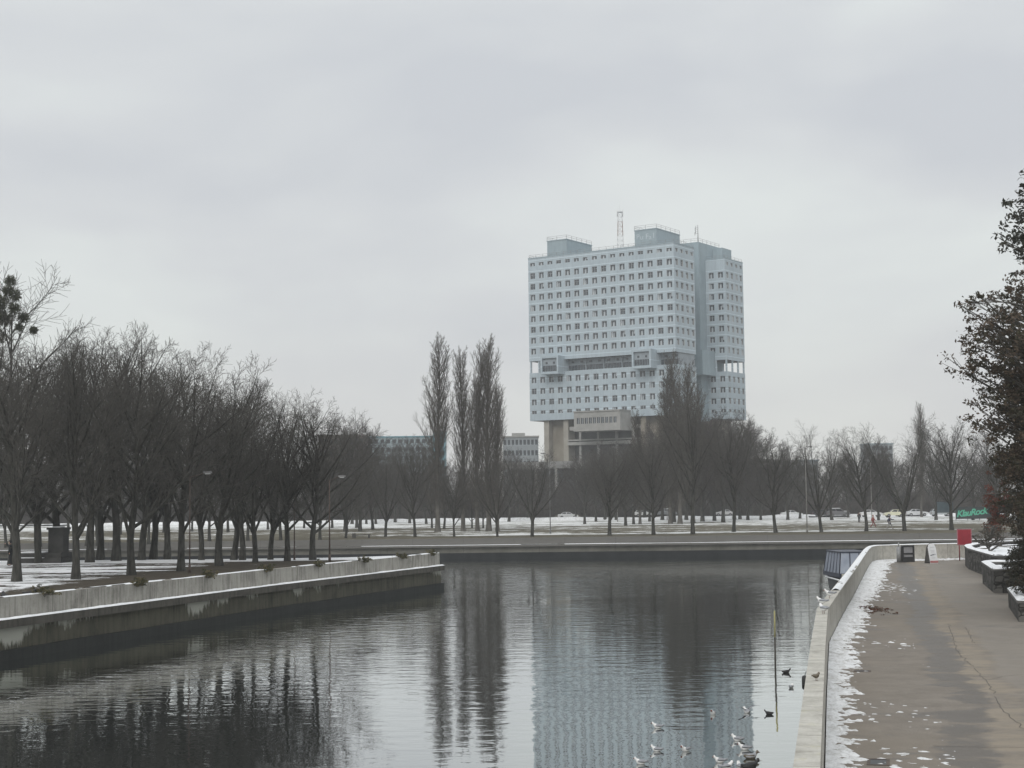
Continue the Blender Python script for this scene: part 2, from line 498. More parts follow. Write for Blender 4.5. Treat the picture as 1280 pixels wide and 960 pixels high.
# island on the left
ISL = [(-38.6, 20.0), (-23.5, 70.5), (-15.4, 96.6), (-5.9, 123.0)]
def island_mat():
    m, nt, b = new_mat('island_ground')
    setin(b, Roughness=.95); b.inputs['Specular IOR Level'].default_value = .15
    v = mapping(nt, 'Object', (1, 1, 1))
    vs = mapping(nt, 'Object', (.13, .42, 1))
    big = noise_node(nt, vs, 1.0, 5, .6, .5)
    mid = noise_node(nt, v, 1.3, 5, .65)
    fine = noise_node(nt, v, 9, 4, .7)
    sx = N(nt, 'ShaderNodeSeparateXYZ'); nt.links.new(v, sx.inputs[0])
    # snow lies on the open part; the leaf litter between the last trees of the row is bare
    d = math_node(nt, 'ADD', sx.outputs['X'], math_node(nt, 'MULTIPLY', math_node(nt, 'SUBTRACT', sx.outputs['Y'], 95), -.12))
    open_ = ramp(nt, math_node(nt, 'MULTIPLY_ADD', d, .02, 1.0), [(.48, (.515, .515, .515)), (.525, (.50, .50, .50)), (.565, (.37, .37, .37)), (.9, (.26, .26, .26))])
    rim = ramp(nt, math_node(nt, 'DIVIDE', math_node(nt, 'SUBTRACT', sx.outputs['Y'], 100), 25), [(.45, (0, 0, 0)), (.56, (.30, .30, .30)), (.9, (.34, .34, .34))])
    f = math_node(nt, 'MULTIPLY_ADD', big, .6, math_node(nt, 'MULTIPLY_ADD', mid, .28, math_node(nt, 'MULTIPLY', fine, .12)))
    f = math_node(nt, 'ADD', f, math_node(nt, 'SUBTRACT', math_node(nt, 'ADD', open_, rim), .5))
    k = ramp(nt, f, [(.49, (0, 0, 0)), (.525, (1, 1, 1))])
    litter = ramp(nt, math_node(nt, 'MULTIPLY_ADD', fine, .5, math_node(nt, 'MULTIPLY', mid, .5)), [(.3, (.030, .025, .019)), (.5, (.060, .050, .036)), (.7, (.095, .080, .060))])
    col = mixc(nt, k, litter, (.78, .79, .80))
    nt.links.new(col, b.inputs['Base Color'])
    bump_to(nt, b, math_node(nt, 'ADD', fine, math_node(nt, 'MULTIPLY', k, .6)), .7, .06)
    return m
mb = MB()
back = [(-5.9, 123.0), (-13.0, 118.2), (-24, 117.6), (-45, 120), (-120, 124), (-300, 130), (-300, 20)]
poly = ISL[:-1] + back
mb.prism([(p[0] - .06, p[1]) if i < 4 else p for i, p in enumerate(poly)], -1.4, Z_ISL)
isl = tag(mb.build('island_ground', island_mat()), 'snowy tree planted island on the left', kind='structure')

# right bank: the walkway
WALL = [G(*q, Z_WALK) for q in ((1030.8, 960), (1033.3, 867), (1036.2, 806), (1039.5, 799), (1051.6, 775.3), (1070.3, 741), (1081.2, 719), (1086.7, 708.5), (1090.5, 704), (1097.5, 702), (1120, 701), (1150, 700.3), (1207, 699))]
WALL = [(p.x, p.y) for p in WALL]
d0 = (WALL[1][0] - WALL[0][0], WALL[1][1] - WALL[0][1])
WALL.insert(0, (WALL[0][0] - d0[0] * 2.2, WALL[0][1] - d0[1] * 2.2))
WALL += [(WALL[-1][0] + 12, WALL[-1][1] + 2.2), (WALL[-1][0] + 60, WALL[-1][1] + 6)]

def walk_mat():
    m, nt, b = new_mat('worn_asphalt')
    b.inputs['Specular IOR Level'].default_value = .35
    v = mapping(nt, 'Object', (1, 1, 1))
    sx = N(nt, 'ShaderNodeSeparateXYZ'); nt.links.new(v, sx.inputs[0])
    fine = noise_node(nt, v, 24, 6, .75)
    grit = noise_node(nt, v, 90, 3, .7)
    mid = noise_node(nt, v, 1.3, 7, .7, .3)
    big = noise_node(nt, v, .25, 4, .55)
    f = math_node(nt, 'MULTIPLY_ADD', fine, .45, math_node(nt, 'MULTIPLY_ADD', grit, .2, math_node(nt, 'MULTIPLY', mid, .45)))
    base = ramp(nt, f, [(.34, (.108, .094, .078)), (.48, (.172, .151, .127)), (.60, (.214, .189, .161)), (.74, (.285, .256, .220))])
    base = mixc(nt, ramp(nt, big, [(.42, (0, 0, 0)), (.62, (.35, .35, .35))]), base, (.225, .192, .150))
    # across the walkway, measured from its wandering middle line
    ac = math_node(nt, 'SUBTRACT', sx.outputs['X'], math_node(nt, 'MULTIPLY_ADD', sx.outputs['Y'], .235, 2.05))
    ac = math_node(nt, 'ADD', ac, math_node(nt, 'MULTIPLY_ADD', big, 1.6, -.8))
    acn = math_node(nt, 'MULTIPLY_ADD', ac, .1, .5)
    wetband = ramp(nt, acn, [(.385, (0, 0, 0)), (.43, (.20, .20, .20)), (.475, (.20, .20, .20)), (.52, (0, 0, 0))])
    tanband = ramp(nt, acn, [(.46, (0, 0, 0)), (.50, (.20, .20, .20)), (.55, (.20, .20, .20)), (.62, (0, 0, 0))])
    far_wet = ramp(nt, math_node(nt, 'DIVIDE', sx.outputs['Y'], 110), [(.45, (0, 0, 0)), (.8, (.05, .05, .05))])
    vw = mapping(nt, 'Object', (.50, 1.1, 1))
    wn = noise_node(nt, vw, .8, 7, .68, .35)
    wf = math_node(nt, 'ADD', wn, math_node(nt, 'ADD', wetband, far_wet))
    wk = ramp(nt, wf, [(.585, (0, 0, 0)), (.655, (1, 1, 1))])
    tn = noise_node(nt, vw, .9, 7, .72, .3)
    tk = ramp(nt, math_node(nt, 'ADD', tn, tanband), [(.60, (0, 0, 0)), (.76, (1, 1, 1))])
    slabs = ramp(nt, acn, [(.575, (0, 0, 0)), (.595, (.45, .45, .45))])
    base = mixc(nt, slabs, base, mixc(nt, f, (.17, .155, .135), (.31, .285, .25)))
    col = mixc(nt, math_node(nt, 'MULTIPLY', tk, .65), base, (.295, .250, .190))
    col = mixc(nt, math_node(nt, 'MULTIPLY', wk, .66), col, (.078, .069, .059))
    nt.links.new(col, b.inputs['Base Color'])
    rr = N(nt, 'ShaderNodeMapRange'); setin(rr, **{'From_Min': 0, 'From_Max': 1, 'To_Min': .85, 'To_Max': .5})
    nt.links.new(wk, rr.inputs['Value'])
    nt.links.new(rr.outputs['Result'], b.inputs['Roughness'])
    bump_to(nt, b, math_node(nt, 'ADD', fine, grit), .5, .02)
    return m
mb = MB()
mb.prism([WALL[0]] + WALL[1:] + [(140, 118), (140, 3), (WALL[0][0] + .3, 3)][:2] + [(60, WALL[0][1])], -1.4, Z_WALK)
tag(mb.build('walkway', walk_mat()), 'worn asphalt walkway along the river wall', kind='structure')

# ------------------------------------------------------------------ walls along the water
def offset_path(path, off):
    """offset to the right of the walking direction"""
    res = []
    n = len(path)
    for i in range(n):
        a = path[max(i - 1, 0)]; b = path[min(i + 1, n - 1)]
        dx, dy = b[0] - a[0], b[1] - a[1]
        l = math.hypot(dx, dy)
        nx, ny = dy / l, -dx / l
        c = 1.0
        if 0 < i < n - 1:
            p = path[i]
            l1 = math.hypot(p[0] - a[0], p[1] - a[1])
            c = ((p[0] - a[0]) * dx + (p[1] - a[1]) * dy) / (l1 * l)
            c = max(c, .5)
        res.append((path[i][0] + nx * off / c, path[i][1] + ny * off / c))
    return res

def refine(path, step):
    res = [path[0]]
    for a, b in zip(path, path[1:]):
        l = math.hypot(b[0] - a[0], b[1] - a[1])
        k = max(1, int(l / step))
        for i in range(1, k + 1):
            res.append((a[0] + (b[0] - a[0]) * i / k, a[1] + (b[1] - a[1]) * i / k))
    return res

def rail(mb, path, o0, o1, z0, z1, m=0, mtop=None, jit=0.0, seed=0):
    """box section between offsets o0<o1 (to the right) and heights z0<z1 swept along the path"""
    L, Rr = offset_path(path, o0), offset_path(path, o1)
    rg = random.Random(seed)
    s = 0.0
    zz = [z1 + (rg.uniform(-jit, jit) if jit else 0) for _ in path]
    for i in range(len(path) - 1):
        l = math.hypot(path[i + 1][0] - path[i][0], path[i + 1][1] - path[i][1])
        a, b, c, d = L[i], L[i + 1], Rr[i + 1], Rr[i]
        za, zb = zz[i], zz[i + 1]
        w = o1 - o0
        mb.face([(d[0], d[1], z0), (c[0], c[1], z0), (c[0], c[1], zb), (d[0], d[1], za)], m, [(s, z0), (s + l, z0), (s + l, zb), (s, za)])
        mb.face([(b[0], b[1], z0), (a[0], a[1], z0), (a[0], a[1], za), (b[0], b[1], zb)], m, [(s + l, z0), (s, z0), (s, za), (s + l, zb)])
        mb.face([(d[0], d[1], za), (c[0], c[1], zb), (b[0], b[1], zb), (a[0], a[1], za)], m if mtop is None else mtop, [(s, 0), (s + l, 0), (s + l, w), (s, w)])
        mb.face([(a[0], a[1], z0), (b[0], b[1], z0), (c[0], c[1], z0), (d[0], d[1], z0)], m, [(s, 0), (s + l, 0), (s + l, w), (s, w)])
        s += l
    for i, zt in ((0, zz[0]), (-1, zz[-1])):
        q = [(L[i][0], L[i][1], z0), (Rr[i][0], Rr[i][1], z0), (Rr[i][0], Rr[i][1], zt), (L[i][0], L[i][1], zt)]
        mb.face(q if i == 0 else q[::-1], m, [(0, z0), (w, z0), (w, zt), (0, zt)])

def snow_strip(path, o0, o1, z, thick, seed, thr=.0, step=.25, wob=.12, sc=.5, rows=4):
    """a torn ribbon of snow lying between two offsets of a path"""
    mb = MB()
    pts = refine(path, step)
    lines = [offset_path(pts, o0 + (o1 - o0) * k / rows) for k in range(rows + 1)]
    s = 0.0
    grid = []
    for i in range(len(pts)):
        if i: s += math.hypot(pts[i][0] - pts[i - 1][0], pts[i][1] - pts[i - 1][1])
        row = []
        for k in range(rows + 1):
            x, y = lines[k][i]
            e = min(k, rows - k) / (rows / 2)
            nz = mnoise.noise(Vector((s * sc, k * .5 + seed, seed * 3.3))) + .5 * mnoise.noise(Vector((s * sc * 4, k * .9, seed)))
            h = thick * (.45 + .55 * min(1, e)) * (1 + .6 * nz)
            keep = nz > thr - .25 * e
            row.append((x, y, z + (max(h, .004) if 0 < k < rows else .003), keep))
        grid.append(row)
    idx = {}
    for i in range(len(grid) - 1):
        for k in range(rows):
            q = [(i, k), (i + 1, k), (i + 1, k + 1), (i, k + 1)]
            if sum(grid[a][b][3] for a, b in q) >= 2:
                ids = []
                for key in q:
                    if key not in idx:
                        idx[key] = len(mb.v); mb.v.append(grid[key[0]][key[1]][:3])
                    ids.append(idx[key])
                mb.f.append(tuple(reversed(ids))); mb.m.append(0); mb.uv.append(None); mb.sm.append(True)
    return mb

# left quay
qp = refine(ISL, 3.0)
q = empty('quay_wall', (ISL[1][0], ISL[1][1], 0), 0, 'stained concrete quay wall of the left island with a snowy ledge', 'quay wall')
def world_child(o, parent):
    o.parent = parent
    o.matrix_parent_inverse = Matrix.Translation(-Vector(parent.location))
    return o
def wchild(mb, name, mats, parent):
    o = mb.build(name, mats)
    o.parent = parent
    o.matrix_parent_inverse = (Matrix.Translation(parent.location) @ Matrix.Rotation(parent.rotation_euler.z, 4, 'Z')).inverted()
    return o
qend = qp + [(-6.0, 123.35)]
endp = [(-5.9, 123.0), (-13.0, 118.2)]
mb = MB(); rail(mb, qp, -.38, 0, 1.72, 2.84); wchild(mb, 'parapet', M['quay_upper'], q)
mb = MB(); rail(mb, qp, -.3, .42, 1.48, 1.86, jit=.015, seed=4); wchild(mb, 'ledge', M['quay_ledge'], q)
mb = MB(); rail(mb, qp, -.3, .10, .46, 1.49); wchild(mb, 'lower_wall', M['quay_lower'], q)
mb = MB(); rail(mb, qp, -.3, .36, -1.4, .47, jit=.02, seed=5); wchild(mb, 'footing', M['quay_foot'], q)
wchild(snow_strip(qp, .02, .43, 1.862, .075, 11, thr=-.75, wob=.05, rows=4), 'ledge_snow', M['snow'], q)
wchild(snow_strip([p for p in qp if p[1] > 40], -.36, -.01, 2.842, .06, 23, thr=-.05, sc=.22, rows=3), 'top_snow', M['snow'], q)

# far quay
fp = refine([(-330, Y_FAR), (330, Y_FAR)], 6)
q2 = empty('quay_wall', (0, Y_FAR, 0), 0, 'long grey concrete quay wall of the far bank below the lawn', 'quay wall')
mb = MB(); rail(mb, fp, -.4, 0, 1.50, 2.44); wchild(mb, 'upper_wall', M['far_upper'], q2)
mb = MB(); rail(mb, fp, -.3, .55, 1.42, 1.64, jit=.012, seed=8); wchild(mb, 'ledge', M['far_upper'], q2)
mb = MB(); rail(mb, fp, -.3, .12, .72, 1.43); wchild(mb, 'lower_wall', M['far_lower'], q2)
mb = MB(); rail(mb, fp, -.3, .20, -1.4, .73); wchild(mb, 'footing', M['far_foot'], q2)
wchild(snow_strip([p for p in fp if 5 < p[0] < 140], .02, .56, 1.642, .07, 31, thr=-.30, step=.8, sc=.09, rows=3), 'ledge_snow', M['snow'], q2)
wchild(snow_strip([p for p in fp if -140 < p[0] < 8], .02, .56, 1.642, .05, 37, thr=.12, step=.8, sc=.10, rows=3), 'ledge_snow', M['snow'], q2)

tag(snow_strip(refine([(-160, 321), (180, 321)], 3), -1.2, 1.2, Z_FAR + .02, .55, 61, thr=-.15, step=1.2, sc=.12, rows=4).build('snow_bank', M['old_snow']), 'low ploughed snow bank along the far road', kind='stuff')
# right parapet: WALL is its inner (land side) foot, the water lies to the left
q3 = empty('parapet_wall', (WALL[1][0], WALL[1][1], 0), 0, 'pale concrete parapet between the walkway and the river', 'parapet')
wp = refine(WALL, 2.5)
mb = MB(); rail(mb, wp, -.315, -.012, -1.4, Z_WALK + .98); o = wchild(mb, 'wall', M['parapet'], q3)
mb = MB(); rail(mb, wp, -.33, .0, Z_WALK + .97, Z_WALK + 1.04, jit=.004, seed=3); wchild(mb, 'coping', M['parapet'], q3)
wchild(snow_strip([p for p in wp if p[1] > 52], -.31, -.01, Z_WALK + 1.042, .06, 41, thr=-.28, sc=.35, rows=4), 'snow_cap', M['snow'], q3)

# ------------------------------------------------------------------ the unfinished tower block
def paint_mat(name, c, c2, panels=True, pw=3.03, ph=3.2, z0=0.0):
    m, nt, b = new_mat(name)
    setin(b, Roughness=.75); b.inputs['Specular IOR Level'].default_value = .3
    v = mapping(nt, 'UV', (1, 1, 1))
    n1 = noise_node(nt, v, .22, 5, .65)
    n2 = noise_node(nt, mapping(nt, 'UV', (1.6, .12, 1)), 1.0, 5, .65)
    f = math_node(nt, 'MULTIPLY_ADD', n1, .55, math_node(nt, 'MULTIPLY', n2, .45))
    col = ramp(nt, f, [(.36, c2), (.60, c)])
    if panels:
        sx = N(nt, 'ShaderNodeSeparateXYZ'); nt.links.new(v, sx.inputs[0])
        fu = math_node(nt, 'FRACT', math_node(nt, 'DIVIDE', sx.outputs['X'], pw))
        fz = math_node(nt, 'FRACT', math_node(nt, 'DIVIDE', math_node(nt, 'SUBTRACT', sx.outputs['Y'], z0), ph))
        wn = N(nt, 'ShaderNodeTexWhiteNoise', noise_dimensions='2D')
        cb = N(nt, 'ShaderNodeCombineXYZ')
        nt.links.new(math_node(nt, 'FLOOR', math_node(nt, 'DIVIDE', sx.outputs['X'], pw)), cb.inputs[0])
        nt.links.new(math_node(nt, 'FLOOR', math_node(nt, 'DIVIDE', math_node(nt, 'SUBTRACT', sx.outputs['Y'], z0), ph)), cb.inputs[1])
        nt.links.new(cb.outputs[0], wn.inputs['Vector'])
        col = mixc(nt, math_node(nt, 'MULTIPLY', wn.outputs['Value'], .32), col, tuple(x * .80 for x in c))
        jb = math_node(nt, 'MAXIMUM', math_node(nt, 'LESS_THAN', fu, .035), math_node(nt, 'LESS_THAN', fz, .03))
        col = mixc(nt, math_node(nt, 'MULTIPLY', jb, .35), col, tuple(x * .55 for x in c))
        band = math_node(nt, 'MULTIPLY', math_node(nt, 'GREATER_THAN', fz, .03), math_node(nt, 'LESS_THAN', fz, .13))
        col = mixc(nt, math_node(nt, 'MULTIPLY', band, .5), col, tuple(min(.9, x * 1.35) for x in c))
    nt.links.new(col, b.inputs['Base Color'])
    return m

U48 = 48.4
C0 = P(842, 302, 425.0); C0.z = 0
Ua = math.atan2(-.554, .833)
Uv = Vector((math.cos(Ua), math.sin(Ua), 0)); Vv = Vector((-math.sin(Ua), math.cos(Ua), 0))
dz = HW - 6.2                     # heights below were read off for an eye 6.2 m up
T0 = C0 - Uv * U48
tower = empty('tower_block', (T0.x, T0.y, 0), Ua, 'tall pale blue panel tower block standing on beige concrete legs behind the trees', 'tower block')

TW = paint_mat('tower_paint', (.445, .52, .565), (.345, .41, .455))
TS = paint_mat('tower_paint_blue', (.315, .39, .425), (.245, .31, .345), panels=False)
TC = pmat('tower_concrete', (.20, .18, .145), (.28, .255, .21), .25, .9)
TB = pmat('tower_balcony', (.28, .28, .265), (.37, .365, .35), .4, .85)
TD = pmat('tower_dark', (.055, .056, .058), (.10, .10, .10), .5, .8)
TG = pmat('tower_glass', (.022, .029, .037), (.062, .076, .090), .9, .18, spec=.6)
TP = pmat('tower_spandrel', (.20, .235, .265), (.28, .32, .35), .5, .5)
CUR = pmat('curtain', (.34, .38, .41), (.46, .49, .51), .4, .9)

PIT = U48 / 16
def openings(cols, rows, u_of, w, small=()):
    return [(u_of(c) - w / 2, u_of(c) + w / 2, z - h / 2, z + h / 2) for (z, h) in rows for c in cols]

def facade(mb, org, du, dn, width, z0, z1, ops, m=0, mrev=1, depth=.35, u_shift=0.0):
    """wall sheet with window openings and their reveals; org + du*u, outward normal dn"""
    org, du, dn = Vector(org), Vector(du), Vector(dn)
    us = sorted({0.0, width, *[round(o[0], 4) for o in ops], *[round(o[1], 4) for o in ops]})
    zs = sorted({z0, z1, *[round(o[2], 4) for o in ops], *[round(o[3], 4) for o in ops]})
    flip = du.cross(Vector((0, 0, 1))).dot(dn) < 0
    def fc(pts, m, uv=None):
        if flip: pts = pts[::-1]; uv = uv[::-1] if uv else None
        mb.face(pts, m, uv)
    def pt(u, z, d=0.0): 
        p = org + du * u - dn * d
        return (p.x, p.y, z)
    for i in range(len(us) - 1):
        for j in range(len(zs) - 1):
            uc, zc = (us[i] + us[i + 1]) / 2, (zs[j] + zs[j + 1]) / 2
            if any(o[0] < uc < o[1] and o[2] < zc < o[3] for o in ops): continue
            a, b, c, d = us[i], us[i + 1], zs[j], zs[j + 1]
            fc([pt(a, c), pt(b, c), pt(b, d), pt(a, d)], m, [(a + u_shift, c), (b + u_shift, c), (b + u_shift, d), (a + u_shift, d)])
    for a, b, c, d in ops:
        for q in ([pt(a, c), pt(a, c, depth), pt(b, c, depth), pt(b, c)], [pt(a, d), pt(b, d), pt(b, d, depth), pt(a, d, depth)],
                  [pt(a, c), pt(a, d), pt(a, d, depth), pt(a, c, depth)], [pt(b, c), pt(b, c, depth), pt(b, d, depth), pt(b, d)]):
            fc(q, mrev, [(0, 0)] * 4)

def window_mesh(w, h, kind):
    """frame, panes and what hangs behind them; x along the wall, outside towards -y"""
    mb = MB()
    f = .07
    mb.face([(-w / 2, .06, -h / 2), (w / 2, .06, -h / 2), (w / 2, .06, h / 2), (-w / 2, .06, h / 2)], 0)
    mb.box(-w / 2, w / 2, -.02, .10, h / 2 - f, h / 2, 1); mb.box(-w / 2, w / 2, -.02, .10, -h / 2, -h / 2 + f, 1)
    mb.box(-w / 2, -w / 2 + f, -.02, .10, -h / 2 + f, h / 2 - f, 1); mb.box(w / 2 - f, w / 2, -.02, .10, -h / 2 + f, h / 2 - f, 1)
    if kind in (0, 2, 3):                                # wide pale middle panel, casements left and right
        k = .30 if kind == 0 else .18
        mb.box(-k, k * .75, .0, .055, -h / 2 + f, h * .20, 2)
        mb.box(-.04, .04, -.01, .09, h * .20, h / 2 - f, 1)
    if kind == 2:
        mb.box(-w / 2 + f, -w * .2, .02, .057, -h / 2 + f, h / 2 - f, 2)
    if kind == 3:
        mb.box(w * .2, w / 2 - f, .02, .057, -h * .1, h / 2 - f, 2)
    if kind == 1:
        mb.box(-.04, .04, -.01, .09, -h / 2 + f, h / 2 - f, 1)
        mb.box(-w / 2 + f, w / 2 - f, -.008, .088, h * .12, h * .12 + .05, 1)
    if kind == 4:                                       # blocked up
        mb.box(-w / 2 + f, w / 2 - f, .0, .055, -h / 2 + f, h / 2 - f, 2)
    return mb

ROWS_UP = [(75.0 + dz, 1.0)] + [(71.6 - 3.2 * k + dz, 1.72) for k in range(8)]
ROWS_LO = [(40.7 + dz, 1.72), (37.45 + dz, 1.72), (34.2 + dz, 1.72), (31.25 + dz, 1.0)]
ZT, ZG1, ZG0, ZB = 76.75 + dz, 46.3 + dz, 42.85 + dz, 28.8 + dz
WD = 12.4
V1 = 32.3
wins = []      # (position, angle, width, height, kind)
def kind_of(rr, dark=.16):
    x = rr.random()
    return 1 if x < dark else (2 if x < dark + .10 else (3 if x < dark + .18 else 0))
rw = random.Random(12)
def add_front(mb, cols, v, rows, z0, z1, u0, u1):
    ops = []
    for (z, h) in rows:
        for c in cols:
            u = (c + .5) * PIT
            ops.append((u - u0 - .82, u - u0 + .82, z - h / 2, z + h / 2))
            dark = .55 if h < 1.2 and z < 60 else .15
            wins.append(((u, v + .2, z), 0.0, 1.64, h, kind_of(rw, dark)))
    facade(mb, (u0, v, 0), (1, 0, 0), (0, -1, 0), u1 - u0, z0, z1, ops, u_shift=u0)
def add_side(mb, v0, v1, rows, z0, z1, n=4, faint=0):
    ops = []
    p = (v1 - v0) / n
    for (z, h) in rows:
        for c in range(n):
            vv = (c + .5) * p
            ops.append((vv - .72, vv + .72, z - h / 2, z + h / 2))
            wins.append(((U48 - .2, v0 + vv, z), math.pi / 2, 1.44, h, kind_of(rw, .10) if faint < rw.random() else 4))
    facade(mb, (U48, v0, 0), (0, 1, 0), (1, 0, 0), v1 - v0, z0, z1, ops, u_shift=v0)
def slab(v0, cols, z0, z1, rows, rows_side, faint=0, u_from=0.0):
    mb = MB()
    v1 = v0 + WD
    add_front(mb, cols, v0, rows, z0, z1, u_from, U48)
    add_side(mb, v0, v1, rows_side, z0, z1, faint=faint)
    mb.face([(u_from, v1, z0), (u_from, v0, z0), (u_from, v0, z1), (u_from, v1, z1)], 0, [(0, z0), (WD, z0), (WD, z1), (0, z1)])
    mb.face([(U48, v1, z0), (u_from, v1, z0), (u_from, v1, z1), (U48, v1, z1)], 0, [(0, z0), (U48, z0), (U48, z1), (0, z1)])
    mb.face([(u_from, v0, z1), (U48, v0, z1), (U48, v1, z1), (u_from, v1, z1)], 0, [(0, 0)] * 4)
    mb.face([(u_from, v1, z0), (U48, v1, z0), (U48, v0, z0), (u_from, v0, z0)], 2, [(0, 0)] * 4)
    mb.build('wall', [TW, TB, TD], tower)
slab(0, range(16), ZG1, ZT, ROWS_UP, ROWS_UP)
slab(0, range(16), ZB, ZG0, ROWS_LO, ROWS_LO)
slab(V1, range(13, 16), ZG1, ZT - .4, ROWS_UP[1:], ROWS_UP, faint=.2)
slab(V1, range(13, 16), ZB, ZG0, ROWS_LO, ROWS_LO)
# dark backing inside the walls so that no opening shows through
mb = MB(); mb.box(.5, U48 - .5, .5, WD - .5, ZG1 + .3, ZT - .4); mb.box(.5, U48 - .5, .5, WD - .5, ZB + .3, ZG0 - .3)
mb.box(.5, U48 - .5, V1 + .5, V1 + WD - .5, ZG1 + .3, ZT - .8); mb.box(.5, U48 - .5, V1 + .5, V1 + WD - .5, ZB + .3, ZG0 - .3)
mb.build('interior', TD, tower)
# windows: the nearest hundred as parts, the others as one part
wm = [TG, M['white_paint'], CUR]
M['white_paint2'] = pmat('window_frame', (.38, .40, .42), (.48, .50, .51), 1, .6)
wm[1] = M['white_paint2']
Tm = Matrix.Translation((T0.x, T0.y, 0)) @ Matrix.Rotation(Ua, 4, 'Z')
wins.sort(key=lambda t: ((Tm @ Vector(t[0])) - EYE).length - (300 if t[2] > 1.5 and t[0][2] > 50 and t[0][1] < 10 else 0))
wcache = {}
rest = MB()
for i, (p, a, ww, h, k) in enumerate(wins):
    if i < 99:
        key = (ww, h, k)
        if key not in wcache: wcache[key] = window_mesh(ww, h, k).mesh('window', wm)
        o = bpy.data.objects.new('window', wcache[key]); COL.objects.link(o)
        o.parent = tower; o.location = p; o.rotation_euler.z = a
    else:
        b = window_mesh(ww, h, k)
        off = len(rest.v); ca, sa = math.cos(a), math.sin(a)
        rest.v += [(p[0] + x * ca - y * sa, p[1] + x * sa + y * ca, p[2] + z) for x, y, z in b.v]
        rest.f += [tuple(off + j for j in f) for f in b.f]; rest.m += b.m; rest.uv += b.uv; rest.sm += b.sm
o = rest.build('windows', wm, tower); tag(o, kind='stuff')

# the open storey
mb = MB()
mb.box(6.4, U48 - .3, 2.2, WD - .3, ZG0 - .1, ZG1 + .1, 0)
for u in (.35, 3.2, 6.0):
    mb.box(u - .22, u + .22, .15, .6, ZG0 - .05, ZG1 + .05, 1); mb.box(u - .22, u + .22, WD - .6, WD - .15, ZG0 - .05, ZG1 + .05, 1)
mb.build('gallery_core', [TP, TW], tower)
mb = MB()
zm = ZG0 + 1.75
for a, b in ((12.2, 36.2), (42.6, 48.1)):
    n = int((b - a) / 1.0)
    for k in range(n):
        u0, u1 = a + (b - a) * k / n, a + (b - a) * (k + 1) / n
        mb.box(u0 + .09, u1 - .09, 2.02, 2.17, ZG0 + .12, zm - .08, 0)
        if k % 3 == 1: mb.box(u0 + .1, u1 - .1, 2.05, 2.18, zm + .55, zm + 1.15, 0)
    mb.box(a, b, 2.0, 2.12, zm - .06, zm + .06, 1)
    for k in range(0, n + 1, 6):
        u = a + (b - a) * k / n
        mb.box(u - .14, u + .14, 1.9, 2.19, ZG0, ZG1, 1)
mb.build('gallery_glazing', [TG, TP], tower)
for (u0, u1) in ((6.05, 12.15), (36.35, 42.45)):            # the two boxed-out bays
    mb = MB()
    zb, zt2 = ZG0 - .9, ZG1 + .95
    mb.box(u0, u1, -3.5, 2.3, zb, zb + .75, 0); mb.box(u0, u1, -3.5, 2.3, zt2 - .65, zt2, 0)
    mb.box(u0, u0 + .55, -3.5, 2.3, zb + .75, zt2 - .65, 0); mb.box(u1 - .55, u1, -3.5, 2.3, zb + .75, zt2 - .65, 0)
    bay = mb.build('bay', TW, tower)
    mb = MB()
    mb.box(u0 + .55, u1 - .55, -2.9, -2.7, zb + .75, zt2 - .65, 1)
    for k in range(6):
        w_ = (u1 - u0 - 1.1) / 6
        x = u0 + .55 + w_ * k
        mb.box(x + .08, x + w_ - .08, -3.0, -2.88, zb + .85, zb + 2.5, 0)
        if k in (1, 4): mb.box(x + .1, x + w_ - .1, -2.98, -2.88, zb + 3.0, zb + 3.6, 0)
    mb.build('bay_glazing', [TG, TP], bay)
mb = MB()
for (u, v) in ((U48 - .3, V1 + .3), (U48 - .3, V1 + 4.3), (U48 - .3, V1 + 8.2), (U48 - .3, V1 + WD - .3), (44.8, V1 + .3)):
    mb.box(u - .22, u + .22, v - .22, v + .22, ZG0 - .05, ZG1 + .05)
mb.box(14, 41.8, V1 + .6, V1 + WD - .6, ZG0 - .05, ZG1 + .05)
mb.build('gallery_column', TW, tower)

